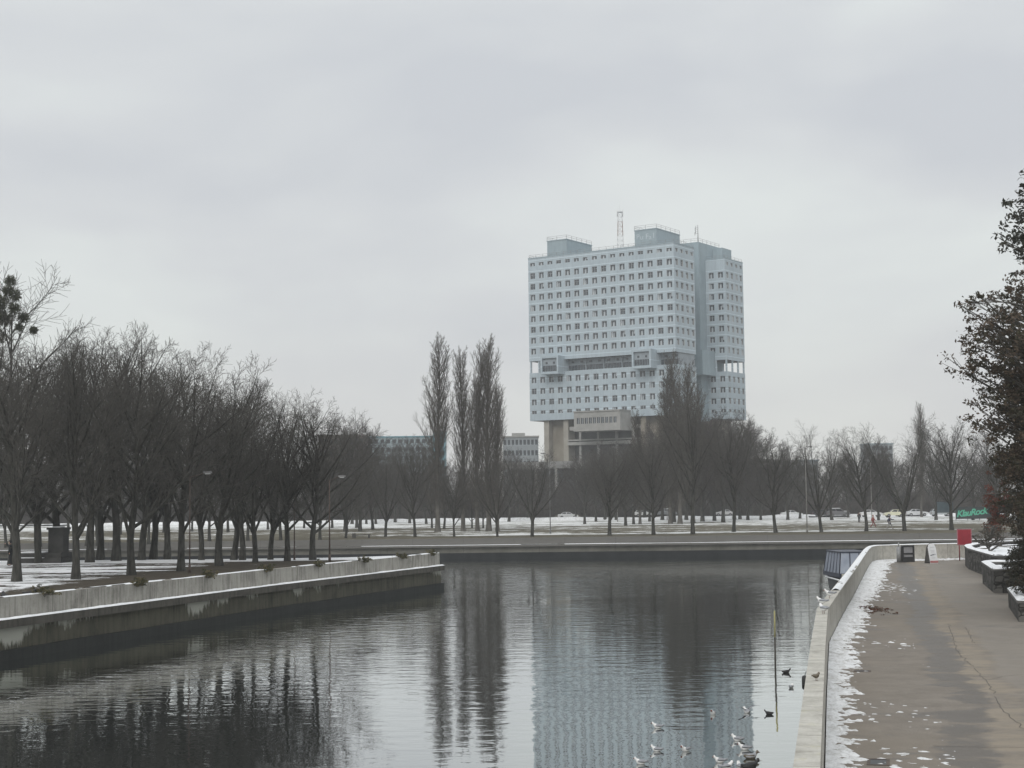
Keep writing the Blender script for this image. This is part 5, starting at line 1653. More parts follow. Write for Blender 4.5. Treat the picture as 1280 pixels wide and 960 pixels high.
# boat behind the parapet
t = empty('river_boat', (24.3, 112.5, 0), R(2), 'small river boat with a blue grey glazed canopy moored behind the parapet', 'boat')
t.scale = (.95, .9, 1.03)
hull_m = pmat('hull_dark', (.028, .030, .034), (.045, .048, .052), 4, .5)
rings = []
for yy, hw_, zt2_ in ((-3.6, .95, .75), (-3.5, 1.15, .95), (-2, 1.28, 1.0), (0, 1.3, 1.0), (2, 1.2, 1.1), (3.6, .75, 1.3), (4.4, .12, 1.5)):
    rings.append([(-hw_, yy, zt2_), (-hw_ * .92, yy, .25), (-hw_ * .5, yy, -.2), (hw_ * .5, yy, -.2), (hw_ * .92, yy, .25), (hw_, yy, zt2_)])
mb = MB(); mb.loft(rings, smooth=False); mb.build('hull', hull_m, t)
mb = MB()
for (a, b) in (((-1.3, -3.5, .98), (-1.34, 2, 1.06)), ((1.3, -3.5, .98), (1.34, 2, 1.06)), ((-1.3, -3.55, .98), (1.3, -3.55, .98))): mb.tube(a, b, .06)
mb.build('rub_rail', M['white_paint'], t)
mb = MB(); mb.box(-1.1, 1.1, -3.4, -2.3, 1.0, 1.42); mb.box(-1.25, 1.25, -3.75, -3.4, .70, .80)
mb.build('stern_seat', pmat('boat_cream', (.46, .43, .36), (.56, .53, .46), 4, .6), t)
can_m = pmat('canopy_frame', (.020, .026, .045), (.035, .042, .065), 3, .5)
gl_m = pmat('canopy_glass', (.22, .25, .31), (.32, .35, .41), .9, .22, spec=.7)
mb = MB()
z0_, z1_ = 1.45, 2.85
A_ = [(-1.25, -2.25), (1.25, -2.25), (1.25, 3.0), (-1.25, 3.0)]
B_ = [(-1.05, -1.9), (1.05, -1.9), (1.05, 2.6), (-1.05, 2.6)]
for i in range(4):
    a, b, c, d = A_[i], A_[(i + 1) % 4], B_[(i + 1) % 4], B_[i]
    mb.face([(*a, z0_), (*b, z0_), (*c, z1_), (*d, z1_)])
canopy = mb.build('canopy_glass', gl_m, t)
mb = MB()
mb.box(-1.1, 1.1, -1.95, 2.65, z1_ + .002, z1_ + .09)
mb.box(-1.3, 1.3, -2.3, 3.05, 1.16, z0_ - .002)
for i in range(4):
    a, b, c, d = A_[i], A_[(i + 1) % 4], B_[(i + 1) % 4], B_[i]
    n = 3 if i % 2 == 0 else 5
    for k in range(n + 1):
        f = k / n
        mb.tube((a[0] + (b[0] - a[0]) * f, a[1] + (b[1] - a[1]) * f, z0_), (d[0] + (c[0] - d[0]) * f, d[1] + (c[1] - d[1]) * f, z1_), .045, n=5)
mb.build('canopy_frame', can_m, t)
mb = MB(); mb.box(-.22, .22, -4.25, -3.8, .55, 1.15); mb.box(-.12, .12, -4.15, -3.9, -.5, .55); mb.build('outboard_motor', M['dark_metal'], t)
mb = MB(); mb.tube((-1.45, -3.2, .42), (-1.45, -2.6, .42), .14, n=10); mb.build('fender', M['white_paint'], t)

# mooring pole in the water
p = G(969, 838.5, 0)
t = empty('mooring_pole', (p.x, p.y, 0), 0, 'thin pole with a yellow top standing in the water near the parapet', 'pole')
mb = MB(); mb.tube((0, 0, -1.2), (.02, 0, 1.35), .04, .036, n=8); mb.build('lower_pole', pmat('wet_wood', (.03, .028, .022), (.06, .055, .045), 5, .7), t)
mb = MB(); mb.tube((.02, 0, 1.351), (.03, 0, 2.42), .036, .032, n=8); mb.build('upper_pole', pmat('pole_yellow', (.30, .28, .12), (.40, .37, .17), 3, .6), t)

# ------------------------------------------------------------------ lamp posts, sign board, banner, bench
lamp_grey = pmat('lamp_grey', (.10, .10, .10), (.15, .15, .15), 4, .5)
lamp_white = pmat('lamp_lens', (.62, .62, .62), (.72, .72, .72), 3, .4)
def lamp(px, pb, ptop, z, arm, label, group, mat_, r=.07, Y=None):
    p = G(px, pb, z) if Y is None else P(px, pb, Y)
    q_ = P(px, ptop, p.y)
    h = q_.z - z
    t = empty('street_lamp', (p.x, p.y, z), 0, label, 'street lamp', group)
    mb = MB(); mb.tube((0, 0, -.1), (0, 0, h), r, r * .6, n=8); mb.tube((0, 0, 0), (0, 0, .5), r * 1.6, n=8)
    s = 1 if arm > 0 else -1
    mb.tube((0, 0, h - .03), (arm * .7, 0, h + .22), r * .5, n=6)
    mb.build('pole', mat_, t)
    mb = MB(); x0_, x1_ = sorted((arm * .65, arm * .65 + s * .5))
    mb.loft([[(x, yy, h + zz) for yy, zz in ((-.13, .2), (.13, .2), (.09, .32), (-.09, .32))] for x in (x0_, (x0_ + x1_) / 2, x1_)], smooth=False)
    hd = mb.build('lamp_head', lamp_grey, t)
    mb = MB(); mb.box(x0_ + .1, x1_ - .1, -.10, .10, h + .15, h + .197); mb.build('lens', lamp_white, hd)
brown_pole = pmat('pole_brown', (.060, .042, .034), (.095, .065, .052), 4, .7)
pale_pole = pmat('pole_pale', (.20, .195, .18), (.30, .29, .27), 2, .7)
lamp(412, 702, 600, Z_ISL, 1.0, 'thin brown lamp post near the tip of the island', 'lamp posts on the island', brown_pole, .06)
lamp(237, 716, 596, Z_ISL, 1.3, 'thin reddish lamp post among the quay row trees on brown leaf litter', 'lamp posts on the island', brown_pole, .05)
lamp(368, 700, 580, Z_ISL, .9, 'lamp post hidden among branches left of the double trunked tree', 'lamp posts on the island', brown_pole, .05)
lamp(688, 667, 569, Z_FAR, -1.0, 'tall grey lamp post on the far lawn in front of the white sedan', 'lamp posts on the far bank', pmat('pole_grey', (.13, .13, .13), (.18, .18, .18), 2, .7))
lamp(1009, 665.5, 561, Z_FAR, .6, 'pale peeling lamp post on the far lawn right of the white sedan', 'lamp posts on the far bank', pale_pole)
lamp(1090, 651, 570, Z_FAR, .8, 'pale lamp post behind the tree next to the walker in red', 'lamp posts on the far bank', pale_pole)
lamp(772, 652, 560, Z_FAR, -.8, 'lamp post behind the round crowned tree below the tower balcony', 'lamp posts on the far bank', pale_pole)
lamp(834, 650, 578, Z_FAR, -.8, 'lamp post behind the big poplar clump', 'lamp posts on the far bank', pale_pole)

p = G(1188, 661.5, Z_FAR)
t = empty('sign_board', (p.x, p.y, Z_FAR), 0, 'blue grey board on a dark post on the far lawn left of the banner', 'sign')
k = p.y / FPX
mb = MB(); mb.tube((0, 0, -.1), (0, 0, 34 * k), .09, n=8); mb.build('post', M['dark_metal'], t)
mb = MB(); mb.box(-16 * k, 4 * k, -.16, -.10, 21 * k, 34 * k); mb.build('panel', pmat('panel_blue_grey', (.085, .12, .14), (.12, .16, .18), 1, .5), t)
mb = MB(); mb.box(-16.4 * k, 4.4 * k, -.10, -.06, 20.6 * k, 34.4 * k); mb.build('frame', M['dark_metal'], t)

pL, pR = G(1195, 650.5, Z_FAR), G(1240, 650.0, Z_FAR)
k = pL.y / FPX
wd = 44 * k
t = empty('banner', ((pL.x + pR.x) / 2, pL.y, Z_FAR), 0, 'dark banner with slanted green hand lettering on the lawn by the road', 'banner')
mb = MB(); mb.box(-wd / 2, wd / 2, -.05, .05, .25, 16.5 * k); mb.build('panel', pmat('banner_dark', (.012, .018, .020), (.022, .030, .032), 1.5, .5), t)
for x in (-wd / 2, -wd / 6, wd / 6, wd / 2):
    mb = MB(); mb.tube((x, .12, -.1), (x, .12, 16.5 * k), .05, n=6); mb.build('post', M['dark_metal'], t)
cu = bpy.data.curves.new('lettering', 'FONT'); cu.body = 'KlauRock'; cu.size = 1.55; cu.shear = .35; cu.offset = .035; cu.extrude = .01; cu.space_character = .88; cu.align_x = 'CENTER'
tmp = bpy.data.objects.new('tmp', cu); COL.objects.link(tmp)
me = bpy.data.meshes.new_from_object(tmp.evaluated_get(bpy.context.evaluated_depsgraph_get())); bpy.data.objects.remove(tmp)
me.materials.clear(); me.materials.append(pmat('lettering_green', (.06, .38, .24), (.10, .46, .31), 2, .5))
o = bpy.data.objects.new('lettering', me); COL.objects.link(o); o.parent = t; o.location = (-.35, -.062, .85); o.rotation_euler = (R(90), 0, 0)
o.rotation_euler = (Matrix.Rotation(R(-6), 3, 'Y') @ Matrix.Rotation(R(90), 3, 'X')).to_euler()

p = G(452, 673, Z_FAR)
t = empty('park_bench', (p.x, p.y, Z_FAR), R(4), 'dark low bench lying askew on the far lawn behind the quay', 'bench')
mb = MB(); mb.box(-.9, 1.15, -.22, .22, .38, .47); sb = mb.build('seat', M['bark'], t); sb.rotation_euler.y = R(-3)
mb = MB(); mb.box(-1.15, -.7, -.28, .28, 0, .62); mb.build('end_block', pmat('bench_concrete', (.07, .068, .062), (.11, .105, .095), 5, .9), t)
mb = MB(); mb.box(.8, 1.0, -.2, .2, 0, .41); mb.build('leg', M['dark_metal'], t)

# stone monument with steps on the island
p = G(66, 704, Z_ISL)
k = p.y / FPX
t = empty('stone_monument', (p.x, p.y + 1.5, Z_ISL), R(-8), 'dark stone block on low wide steps with snow between the island trees', 'monument')
dark_st = pmat('monument_stone', (.034, .034, .032), (.062, .060, .057), 1.2, .85, .3, 8)
mb = MB(); mb.box(-3.3, .75, -1.3, 1.3, -.1, .36); mb.box(-2.9, .55, -.9, 1.1, .36, .72); mb.build('steps', dark_st, t)
mb = MB(); mb.box(-.62, .55, -.5, .5, .72, 2.42); mb.box(-.72, .65, -.6, .6, 2.42, 2.58); mb.build('block', dark_st, t)
for a in ((-3.25, -.7, -1.27, -.95, .363, .42), (-2.85, -.75, -.85, 1.0, .723, .80), (-.3, .3, -.5, .3, 2.583, 2.66)):
    mb = MB(); mb.box(*a); mb.build('snow_cap', M['snow'], t)

# ------------------------------------------------------------------ cars
def car_mesh_parts(kind):
    L = {'sedan': 4.5, 'hatch': 4.1, 'suv': 4.6, 'van': 5.2}[kind]
    prof = {'sedan': [(-2.25, .35), (-2.25, .80), (-2.1, .95), (-1.55, .98), (.85, .98), (1.9, .86), (2.22, .70), (2.25, .35)],
            'hatch': [(-2.0, .35), (-2.05, .75), (-1.95, 1.0), (.9, 1.0), (1.75, .88), (2.03, .70), (2.05, .35)],
            'suv': [(-2.3, .42), (-2.3, .95), (-2.2, 1.12), (1.0, 1.12), (2.0, 1.02), (2.25, .85), (2.3, .42)],
            'van': [(-2.6, .42), (-2.6, 1.15), (1.5, 1.15), (2.35, .95), (2.6, .75), (2.6, .42)]}[kind]
    roof = {'sedan': (-1.65, -.95, .25, 1.05, 1.43), 'hatch': (-1.95, -1.55, .25, 1.05, 1.48), 'suv': (-2.2, -1.8, .35, 1.15, 1.72), 'van': (-2.58, -2.5, .95, 1.75, 2.15)}[kind]
    belt = max(z for _, z in prof)
    body, glass = MB(), MB()
    hw = .87
    rings = []
    n = len(prof)
    for y, k in ((-hw, .94), (-hw * .94, 1.0), (hw * .94, 1.0), (hw, .94)):
        rings.append([(x * (1 if k == 1 else .985), y, .35 + (z - .35) * k) for x, z in prof])
    body.loft(rings, smooth=False)
    xb, xrb, xrf, xf, zr = roof
    a = [(xb, -.80), (xf, -.80), (xf, .80), (xb, .80)]; b = [(xrb, -.60), (xrf, -.60), (xrf, .60), (xrb, .60)]
    body.face([(*q_, zr) for q_ in b])
    for i in range(4):
        a0, a1, b1_, b0 = a[i], a[(i + 1) % 4], b[(i + 1) % 4], b[i]
        A0, A1, B1, B0 = Vector((*a0, belt - .02)), Vector((*a1, belt - .02)), Vector((*b1_, zr)), Vector((*b0, zr))
        body.face([A0, A1, B1, B0])
        nrm = (A1 - A0).cross(B0 - A0).normalized() * .012
        def q(u, v): return (A0.lerp(A1, u).lerp(B0.lerp(B1, u), v)) + nrm
        if i % 2 == 0:
            for u0, u1 in ((.06, .47), (.52, .93)):
                glass.face([q(u0, .12), q(u1, .12), q(u1, .88), q(u0, .88)])
        else: glass.face([q(.06, .10), q(.94, .10), q(.94, .90), q(.06, .90)])
    return L, body, glass, prof

car_glass = pmat('car_glass', (.018, .020, .023), (.03, .033, .036), 2, .12, spec=.6)
rubber_m = pmat('tyre_rubber', (.013, .013, .013), (.02, .02, .02), 6, .8)
rim_m = pmat('rim_alloy', (.30, .30, .31), (.40, .40, .41), 6, .4, metal=.6)
def car(kind, colour, px, pb, face_left, label, snowy=False, dY=0):
    p = G(px, pb, Z_FAR + .12)
    L, body, glass, prof = car_mesh_parts(kind)
    paint = pmat('paint', colour, tuple(min(1, c * 1.12 + .004) for c in colour), 1.5, .35, spec=.5)
    t = empty('parked_car', (p.x, p.y + dY, Z_FAR + .12), math.pi if face_left else 0, label, 'car', 'cars along the far road')
    body.build('body', paint, t); glass.build('window_glass', car_glass, t)
    for x in (-L * .30, L * .31):
        for y in (-.80, .80):
            mb = MB(); mb.tube((x, y - .10, .33), (x, y + .10, .33), .33, n=16); wh = mb.build('wheel', rubber_m, t)
            mb = MB(); s = -1 if y < 0 else 1; mb.tube((x, y + s * .101, .33), (x, y + s * .115, .33), .20, n=12); mb.build('rim', rim_m, wh)
    zl = .68 if kind != 'van' else .85
    xf = prof[-2][0]
    for y in (-.62, .62):
        mb = MB(); mb.box(xf - .12, xf + .012, y - .16, y + .16, zl - .07, zl + .06); mb.build('headlight', lamp_white, t)
        mb = MB(); mb.box(prof[1][0] - .012, prof[1][0] + .1, y - .14, y + .14, zl - .05, zl + .10); mb.build('tail_light', red_m, t)
    if snowy:
        mb = MB()
        zr = {'sedan': 1.43, 'hatch': 1.48, 'suv': 1.72, 'van': 2.15}[kind]
        mb.box(-1.3 if kind != 'van' else -2.4, .3 if kind != 'van' else .9, -.57, .57, zr + .002, zr + .10); mb.build('snow_cap', M['snow'], t); mb = MB(); mb.box(.95 if kind != 'van' else 1.75, 1.7 if kind != 'van' else 2.2, -.7, .7, prof[-4][1] + .0, prof[-4][1] + .10)
        mb.build('snow_cap', M['snow'], t)
car('sedan', (.66, .67, .67), 710, 648.3, False, 'white sedan right of the tall grey lamp post')
car('suv', (.30, .31, .32), 676, 645.5, True, 'silver grey car left of the tall grey lamp post', dY=6)
car('hatch', (.55, .55, .55), 645, 644.5, True, 'small white car between two trees left of the lamp posts')
car('van', (.17, .20, .19), 694, 643.2, False, 'grey green van with snow on its roof behind the white sedan', True)
for px, lab, c in ((738, 'snow covered car in the parked row, next to the white sedan', (.10, .10, .11)), (752, 'snow covered car in the middle of the parked row', (.16, .17, .18)), (790, 'dark car with a snowy roof behind the tree trunk', (.05, .05, .055))):
    car('sedan', c, px, 645.0, False, lab, True, dY=4)
car('hatch', (.60, .61, .61), 804, 645.6, False, 'white car between two trunks below the tower')
car('suv', (.20, .21, .22), 834, 645.2, False, 'grey car with a pale roof left of the poplar trunks', True)
car('sedan', (.68, .69, .69), 989.5, 646.3, False, 'white sedan left of the pale lamp post')
car('suv', (.14, .14, .145), 1048, 646.0, False, 'dark silver sport utility car between two trees', True)
car('hatch', (.03, .03, .033), 1034, 646.0, False, 'black car half hidden by the dark silver one', dY=5)
car('sedan', (.66, .66, .66), 1089, 646.2, False, 'white car behind the walker in red')
car('hatch', (.58, .57, .42), 1118, 646.3, True, 'cream yellow taxi behind the walker in dark coat')
car('sedan', (.62, .63, .64), 1146, 645.2, False, 'white car half behind the wide forked tree')
car('hatch', (.36, .39, .40), 1176, 645.4, False, 'pale grey hatchback behind the blue grey board')
car('sedan', (.60, .60, .60), 905, 645.0, True, 'white car glimpsed behind the slim trunked tree')
car('sedan', (.40, .41, .42), 1006, 642.5, True, 'snowy roofed car in the far lane above the lamp post foot', True, dY=0)

# ------------------------------------------------------------------ people
def skin_mesh(name, nodes, edges, m, sub=2):
    """nodes: {name: (x, y, z, radius)}; first node is the root"""
    keys = list(nodes)
    me = bpy.data.meshes.new(name)
    me.from_pydata([nodes[k][:3] for k in keys], [(keys.index(a), keys.index(b)) for a, b in edges], [])
    o = bpy.data.objects.new(name, me); COL.objects.link(o)
    sk = o.modifiers.new('Skin', 'SKIN')
    for i, k in enumerate(keys):
        r = nodes[k][3]
        me.skin_vertices[0].data[i].radius = (r, r) if not isinstance(r, tuple) else r
        me.skin_vertices[0].data[i].use_root = (i == 0)
    ss = o.modifiers.new('Subsurf', 'SUBSURF'); ss.levels = sub; ss.render_levels = sub
    dg = bpy.context.evaluated_depsgraph_get()
    me2 = bpy.data.meshes.new_from_object(o.evaluated_get(dg))
    bpy.data.objects.remove(o)
    me2.materials.clear(); me2.materials.append(m)
    me2.polygons.foreach_set('use_smooth', [True] * len(me2.polygons))
    me2.name = name
    return me2

def person(loc, face, H, stride, coat_c, leg_c, hair_c, label, coat_len=.80, arm=None, hood=False):
    """walking along +x in its own frame, turned by face"""
    s = H / 1.72
    t = empty('person', loc, face, label, 'person', None)
    t.scale = (s, s, s)
    skin_c = pmat('skin', (.42, .27, .21), (.48, .32, .25), 6, .6)
    f = stride
    hipL, hipR = (0, .09, .92), (0, -.09, .92)
    kneeL, kneeR = (.28 * f, .10, .52), (-.06 * f, -.10, .50)
    ankL, ankR = (.36 * f, .10, .09), (-.40 * f, -.10, .14)
    if stride < .2: kneeL, kneeR, ankL, ankR = (.03, .10, .50), (.02, -.10, .50), (0, .10, .08), (0, -.10, .08)
    shL, shR = (0.02, .19, 1.42), (.02, -.19, 1.42)
    elL, elR = (-.16 * f, .27, 1.15), (.14 * f, -.27, 1.15)
    wrL, wrR = (-.12 * f, .28, .90), (.32 * f, -.26, .98)
    if arm == 'raised': elR, wrR = (.25, -.24, 1.40), (.42, -.18, 1.58)
    if arm == 'forward': elR, wrR = (.30, -.24, 1.24), (.58, -.20, 1.26)
    nodes = dict(pel=(0, 0, .95, .125), bel=(.01, 0, 1.10, .12), che=(.02, 0, 1.28, .135), neck=(.03, 0, 1.47, .055), hd0=(.05, 0, 1.57, .085), hd1=(.055, 0, 1.65, .095), hd2=(.05, 0, 1.71, .06),
                 hl=(*hipL, .085), hr=(*hipR, .085), kl=(*kneeL, .06), kr=(*kneeR, .06), al=(*ankL, .042), ar=(*ankR, .042),
                 tl=(ankL[0] + .17, ankL[1], .045, .035), tr=(ankR[0] + .16, ankR[1], .06, .035),
                 sl=(*shL, .065), sr=(*shR, .065), el=(*elL, .045), er=(*elR, .045), wl=(*wrL, .03), wr=(*wrR, .03),
                 ml=(wrL[0] + .02, wrL[1], wrL[2] - .09, .032), mr=(wrR[0] + .06, wrR[1], wrR[2] - .05, .032))
    edges = [('pel', 'bel'), ('bel', 'che'), ('che', 'neck'), ('neck', 'hd0'), ('hd0', 'hd1'), ('hd1', 'hd2'), ('pel', 'hl'), ('pel', 'hr'), ('hl', 'kl'), ('kl', 'al'), ('al', 'tl'), ('hr', 'kr'), ('kr', 'ar'), ('ar', 'tr'),
             ('che', 'sl'), ('che', 'sr'), ('sl', 'el'), ('sr', 'er'), ('el', 'wl'), ('er', 'wr'), ('wl', 'ml'), ('wr', 'mr')]
    def add(nm, me):
        o = bpy.data.objects.new(nm, me); COL.objects.link(o); o.parent = t; return o
    add('body', skin_mesh('body', nodes, edges, skin_c))
    g = .022
    def grow_(k, e=g): x = nodes[k]; return (*x[:3], x[3] + e)
    add('trousers', skin_mesh('trousers', dict(pel=grow_('pel', .012), hl=grow_('hl'), hr=grow_('hr'), kl=grow_('kl'), kr=grow_('kr'), al=grow_('al', .03), ar=grow_('ar', .03)),
                              [('pel', 'hl'), ('pel', 'hr'), ('hl', 'kl'), ('kl', 'al'), ('hr', 'kr'), ('kr', 'ar')], pmat('trousers', leg_c, None, 8, .85)))
    zb_ = coat_len
    add('coat', skin_mesh('coat', dict(che=grow_('che', .04), bel=grow_('bel', .045), pel=grow_('pel', .045), hem=(.02, 0, zb_, .20), nk=(.03, 0, 1.46, .085), sl=grow_('sl', .03), sr=grow_('sr', .03), el=grow_('el', .025), er=grow_('er', .025), wl=grow_('wl', .022), wr=grow_('wr', .022)),
                          [('che', 'bel'), ('bel', 'pel'), ('pel', 'hem'), ('che', 'nk'), ('che', 'sl'), ('che', 'sr'), ('sl', 'el'), ('sr', 'er'), ('el', 'wl'), ('er', 'wr')], pmat('coat', coat_c, tuple(c * 1.25 for c in coat_c), 4, .85)))
    add('hat' if hood else 'hair', skin_mesh('hair', dict(a=(.03, 0, 1.67, .108), b=(.02, 0, 1.74, .075), c=(-.02, 0, 1.60, .085)), [('a', 'b'), ('a', 'c')], pmat('hair', hair_c, None, 12, .9)))
    for k in ('l', 'r'):
        a, b = nodes['a' + k], nodes['t' + k]
        add('shoe', skin_mesh('shoe', dict(a=(a[0] - .03, a[1], a[2] - .03, .05), b=(b[0], b[1], b[2], .042)), [('a', 'b')], M['dark_metal']))
    eye_m = M['dark_metal']
    mb = MB()
    for y in (-.034, .034): mb.tube((.135, y, 1.645), (.149, y, 1.645), .011, n=8)
    mb.tube((.138, -.025, 1.575), (.140, .025, 1.575), .008, n=6)
    add('face', mb.mesh('face', eye_m))
    return t
p = G(1091.5, 659.5, Z_FAR)
person((p.x, p.y, Z_FAR), 0, 1.72, 1.0, (.26, .070, .060), (.20, .075, .065), (.30, .18, .14), 'person in a red coat striding right over the far lawn', .72)
p = G(1112, 661, Z_FAR)
person((p.x, p.y, Z_FAR), 0, 1.72, 1.1, (.035, .038, .070), (.30, .29, .28), (.05, .05, .06), 'person in a long dark blue coat walking right with an arm stretched out', .55, arm='forward')
p = G(1074, 653.5, Z_FAR)
person((p.x, p.y, Z_FAR), R(-90), 1.7, .0, (.012, .012, .014), (.012, .012, .014), (.02, .02, .02), 'person in black standing on the far lawn left of the walker in red', .75)
p = G(13, 707, Z_ISL)
person((p.x, p.y, Z_ISL), R(180), 1.72, .1, (.010, .012, .013), (.010, .011, .012), (.012, .012, .012), 'person in black clothes behind the leftmost quay tree with a raised arm', .70, arm='raised', hood=True)

# ------------------------------------------------------------------ birds
def bird_mesh(kind):
    """body lofted from tail to beak along +x; returns MB with materials white, grey, dark, bill"""
    st = {'gull': [(-.19, .05, .012, .004), (-.15, .05, .034, .014), (-.10, .04, .060, .035), (-.03, .04, .078, .064), (.04, .045, .080, .072), (.10, .065, .066, .064), (.13, .092, .052, .052), (.145, .118, .044, .044), (.16, .132, .044, .042), (.185, .134, .036, .034), (.205, .126, .012, .012), (.235, .118, .003, .003)],
          'duck': [(-.24, .06, .015, .006), (-.18, .045, .05, .028), (-.10, .04, .085, .06), (0, .045, .10, .075), (.09, .05, .085, .07), (.14, .085, .055, .055), (.165, .125, .042, .042), (.18, .15, .044, .044), (.215, .153, .036, .036), (.24, .142, .020, .012), (.28, .134, .014, .006)]}[kind]
    mb = MB()
    n = 12
    rings = []
    for x, z, ry, rz in st:
        rings.append([(x, ry * math.sin(2 * math.pi * j / n), z + rz * math.cos(2 * math.pi * j / n)) for j in range(n)])
    last = len(st) - 2
    def mats(i, j):
        top = j in (0, 1, 2, n - 1, n - 2, n - 3)
        if i >= last - (1 if kind == 'gull' else 1): return 3
        if i == 0: return 2
        if kind == 'gull':
            if i < 4 and top: return 1 if i > 0 else 2
            return 0
        return 2 if (i >= 5 or not top) else 1
    mb.loft(rings, mats=mats)
    return mb
bw = pmat('plumage_white', (.70, .70, .69), (.80, .80, .79), 12, .8)
bg_ = pmat('plumage_grey', (.26, .27, .29), (.34, .35, .37), 12, .8)
bd = pmat('plumage_dark', (.012, .012, .014), (.028, .027, .027), 12, .7)
bb = pmat('plumage_brown', (.10, .085, .065), (.17, .145, .11), 20, .8)
bill = pmat('bill', (.12, .03, .02), (.17, .045, .03), 10, .5)
bird_meshes = {'gull': bird_mesh('gull').mesh('body', [bw, bg_, bd, bill]), 'duck': bird_mesh('duck').mesh('body', [bb, bb, bd, bd]),
               'coot': bird_mesh('duck').mesh('body', [bd, bd, bd, bw]), 'crow': bird_mesh('gull').mesh('body', [bd, bd, bd, bd]), 'brown': bird_mesh('gull').mesh('body', [bb, bb, bb, bd]), 'mallard': bird_mesh('duck').mesh('body', [bg_, bg_, bb, bill])}
def wing_mesh(kind, spread=False):
    mb = MB()
    if not spread:
        for s in (-1, 1):
            mb.loft([[(x, s * (y + dy), z + dz_) for dy, dz_ in ((.006, -.022), (.016, 0), (.006, .024), (-.012, .014))][::s] for x, y, z in ((.07, .072, .075), (.01, .082, .078), (-.08, .066, .070), (-.15, .036, .065), (-.23, .010, .075))])
    else:
        for s in (-1, 1):
            mb.loft([[(x + c * .5, y * s, z), (x - c * .5, y * s, z + .004), (x - c * .45, y * s, z - .004)][::s] for x, y, z, c in ((.04, .05, .09, .12), (.05, .17, .16, .13), (.03, .30, .19, .10), (-.04, .44, .17, .03))])
    return mb.mesh('wings', bg_ if kind == 'gull' else (bd if kind in ('coot', 'crow') else bb))
wing_c = {}
def bird(name, kind, px, py, z, face, label, cat, group, s=1.0, spread=False, standing=False, xy=None):
    p = G(px, py, z) if xy is None else Vector((*xy, z))
    t = empty(name, (p.x, p.y, z + (.10 * s if standing else .0)), R(face), label, cat, group)
    t.scale = (s * .9, s * 1.15, s * 1.12)
    o = bpy.data.objects.new('body', bird_meshes[kind]); COL.objects.link(o); o.parent = t
    key = (kind, spread)
    if key not in wing_c: wing_c[key] = wing_mesh(kind, spread)
    o = bpy.data.objects.new('wings', wing_c[key]); COL.objects.link(o); o.parent = t
    if standing:
        for y in (-.025, .025):
            mb = MB(); mb.tube((.02, y, -.10), (.02, y, .02), .006, n=5); mb.box(.02, .06, y - .015, y + .015, -.10, -.094); mb.build('leg', bill, t)
Gp = 'gulls floating by the parapet'
bird('gull', 'gull', 822, 910, 0, 175, 'white gull farthest left of the floating gulls, facing left', 'gull', Gp, 1.0)
bird('gull', 'gull', 821, 939, 0, 160, 'gull lying low on the water below the leftmost one', 'gull', Gp, .95)
bird('gull', 'gull', 857, 939, 0, 215, 'round white gull seen head on amid a ring of ripples', 'gull', Gp, .95)
bird('gull', 'gull', 801, 955, 0, 170, 'gull swimming at the lower left with its head raised', 'gull', Gp, 1.0)
bird('gull', 'gull', 891.5, 893, 0, 240, 'single small gull on the blue tower reflection', 'gull', Gp, .9)
bird('gull', 'gull', 934, 891, 0, 120, 'gull with lifted wings near the edge of the tower reflection', 'gull', Gp, 1.0, spread=True)
bird('gull', 'gull', 922, 926, 0, 150, 'gull with a stretched neck above the tight group of birds', 'gull', Gp, 1.05)
bird('gull', 'gull', 931, 937, 0, 165, 'gull touching the dark duck in the tight group', 'gull', Gp, 1.05)
bird('gull', 'gull', 900, 953, 0, 172, 'gull left of the tight group, facing left', 'gull', Gp, 1.0)
bird('gull', 'gull', 908, 961, 0, 20, 'gull cut by the bottom edge of the photo', 'gull', Gp, 1.1)
bird('gull', 'gull', 925, 960, 0, 100, 'gull beside the black coot at the bottom edge', 'gull', Gp, .9)
bird('gull', 'gull', 989, 860, 0, 60, 'small gull between the pole and the parapet', 'gull', Gp, .85)
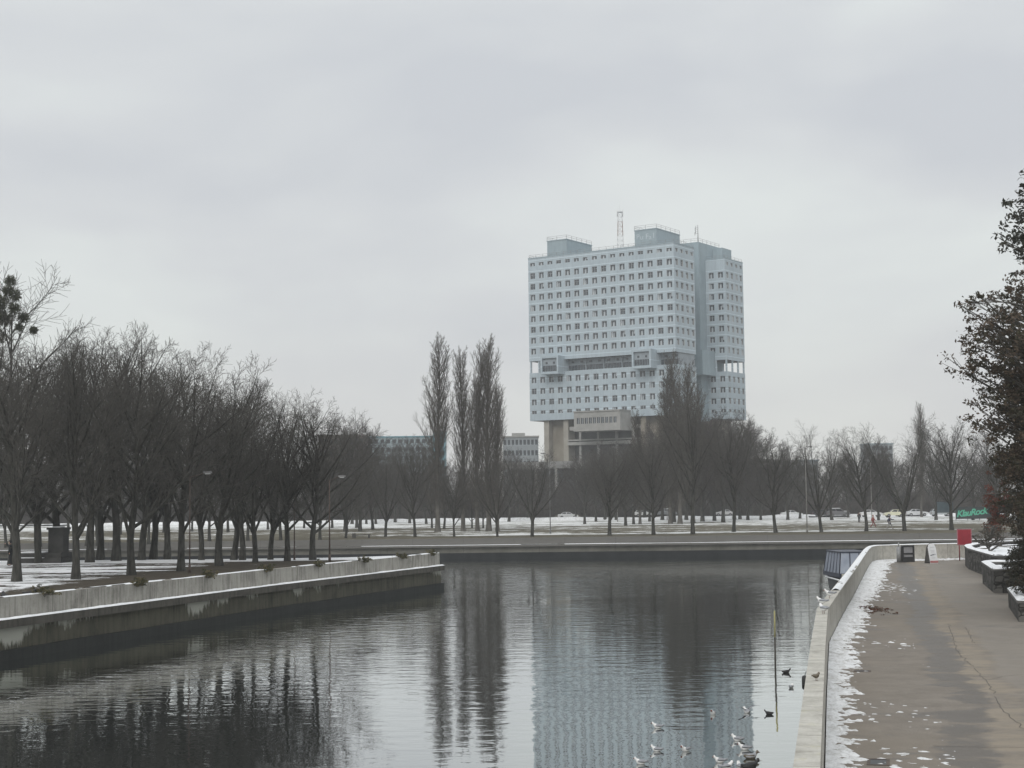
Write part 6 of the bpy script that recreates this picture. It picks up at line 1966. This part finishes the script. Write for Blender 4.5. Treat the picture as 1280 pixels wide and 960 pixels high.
bird('duck', 'mallard', 939, 948, 0, 10, 'grey bodied duck right of the gulls in the tight group', 'duck', 'ducks by the parapet', 1.0)
bird('coot', 'coot', 938, 961, 0, 15, 'black coot at the bottom edge below the grey duck', 'coot', None, 1.25)
bird('duck', 'coot', 961, 893, 0, 165, 'small dark duck alone on the bright water', 'duck', 'ducks by the parapet', .75)
bird('duck', 'coot', 983, 841, 0, 5, 'dark duck swimming right of the mooring pole', 'duck', 'ducks by the parapet', .9)
def on_wall(y, off=-.16):
    return min(((abs(c[1] - y), c) for c in offset_path(refine(WALL, .2), off)))[1]
ztop = Z_WALK + 1.045
bird('gull', 'gull', 0, 0, ztop, 170, 'gull standing highest on the parapet at the bend', 'gull', 'birds on the parapet', 1.05, standing=True, xy=on_wall(50.5))
bird('gull', 'gull', 0, 0, ztop, 150, 'gull standing on the parapet, second after the bend', 'gull', 'birds on the parapet', 1.0, standing=True, xy=on_wall(47.0, -.22))
bird('gull', 'gull', 0, 0, ztop, 120, 'gull standing on the parapet, nearest the camera of the three gulls there', 'gull', 'birds on the parapet', 1.0, standing=True, xy=on_wall(44.0, -.10))
bird('pigeon', 'brown', 0, 0, ztop, 35, 'brown speckled bird perched on the near stretch of the parapet', 'bird', None, .5, standing=True, xy=on_wall(28.3, -.14))
p = G(5, 747, Z_ISL + .06)
bird('crow', 'crow', 5, 747, Z_ISL + .03, 120, 'black crow on the snow at the left edge of the quay', 'crow', 'crows on the quay', 1.5)
bird('crow', 'crow', 37, 744, Z_ISL + .03, 20, 'black crow beside the first bush on the quay', 'crow', 'crows on the quay', 1.6)

# ------------------------------------------------------------------ haze
mb = MB(); mb.box(-500, 500, -40, 900, -2.6, 112)
hm = bpy.data.materials.new('haze'); hm.use_nodes = True
nt = hm.node_tree; nt.nodes.clear()
ho = N(nt, 'ShaderNodeOutputMaterial'); pv = N(nt, 'ShaderNodeVolumePrincipled')
pv.inputs['Color'].default_value = (.93, .95, .97, 1); pv.inputs['Density'].default_value = .00034
nt.links.new(pv.outputs[0], ho.inputs['Volume'])
tag(mb.build('haze', hm), kind='stuff')
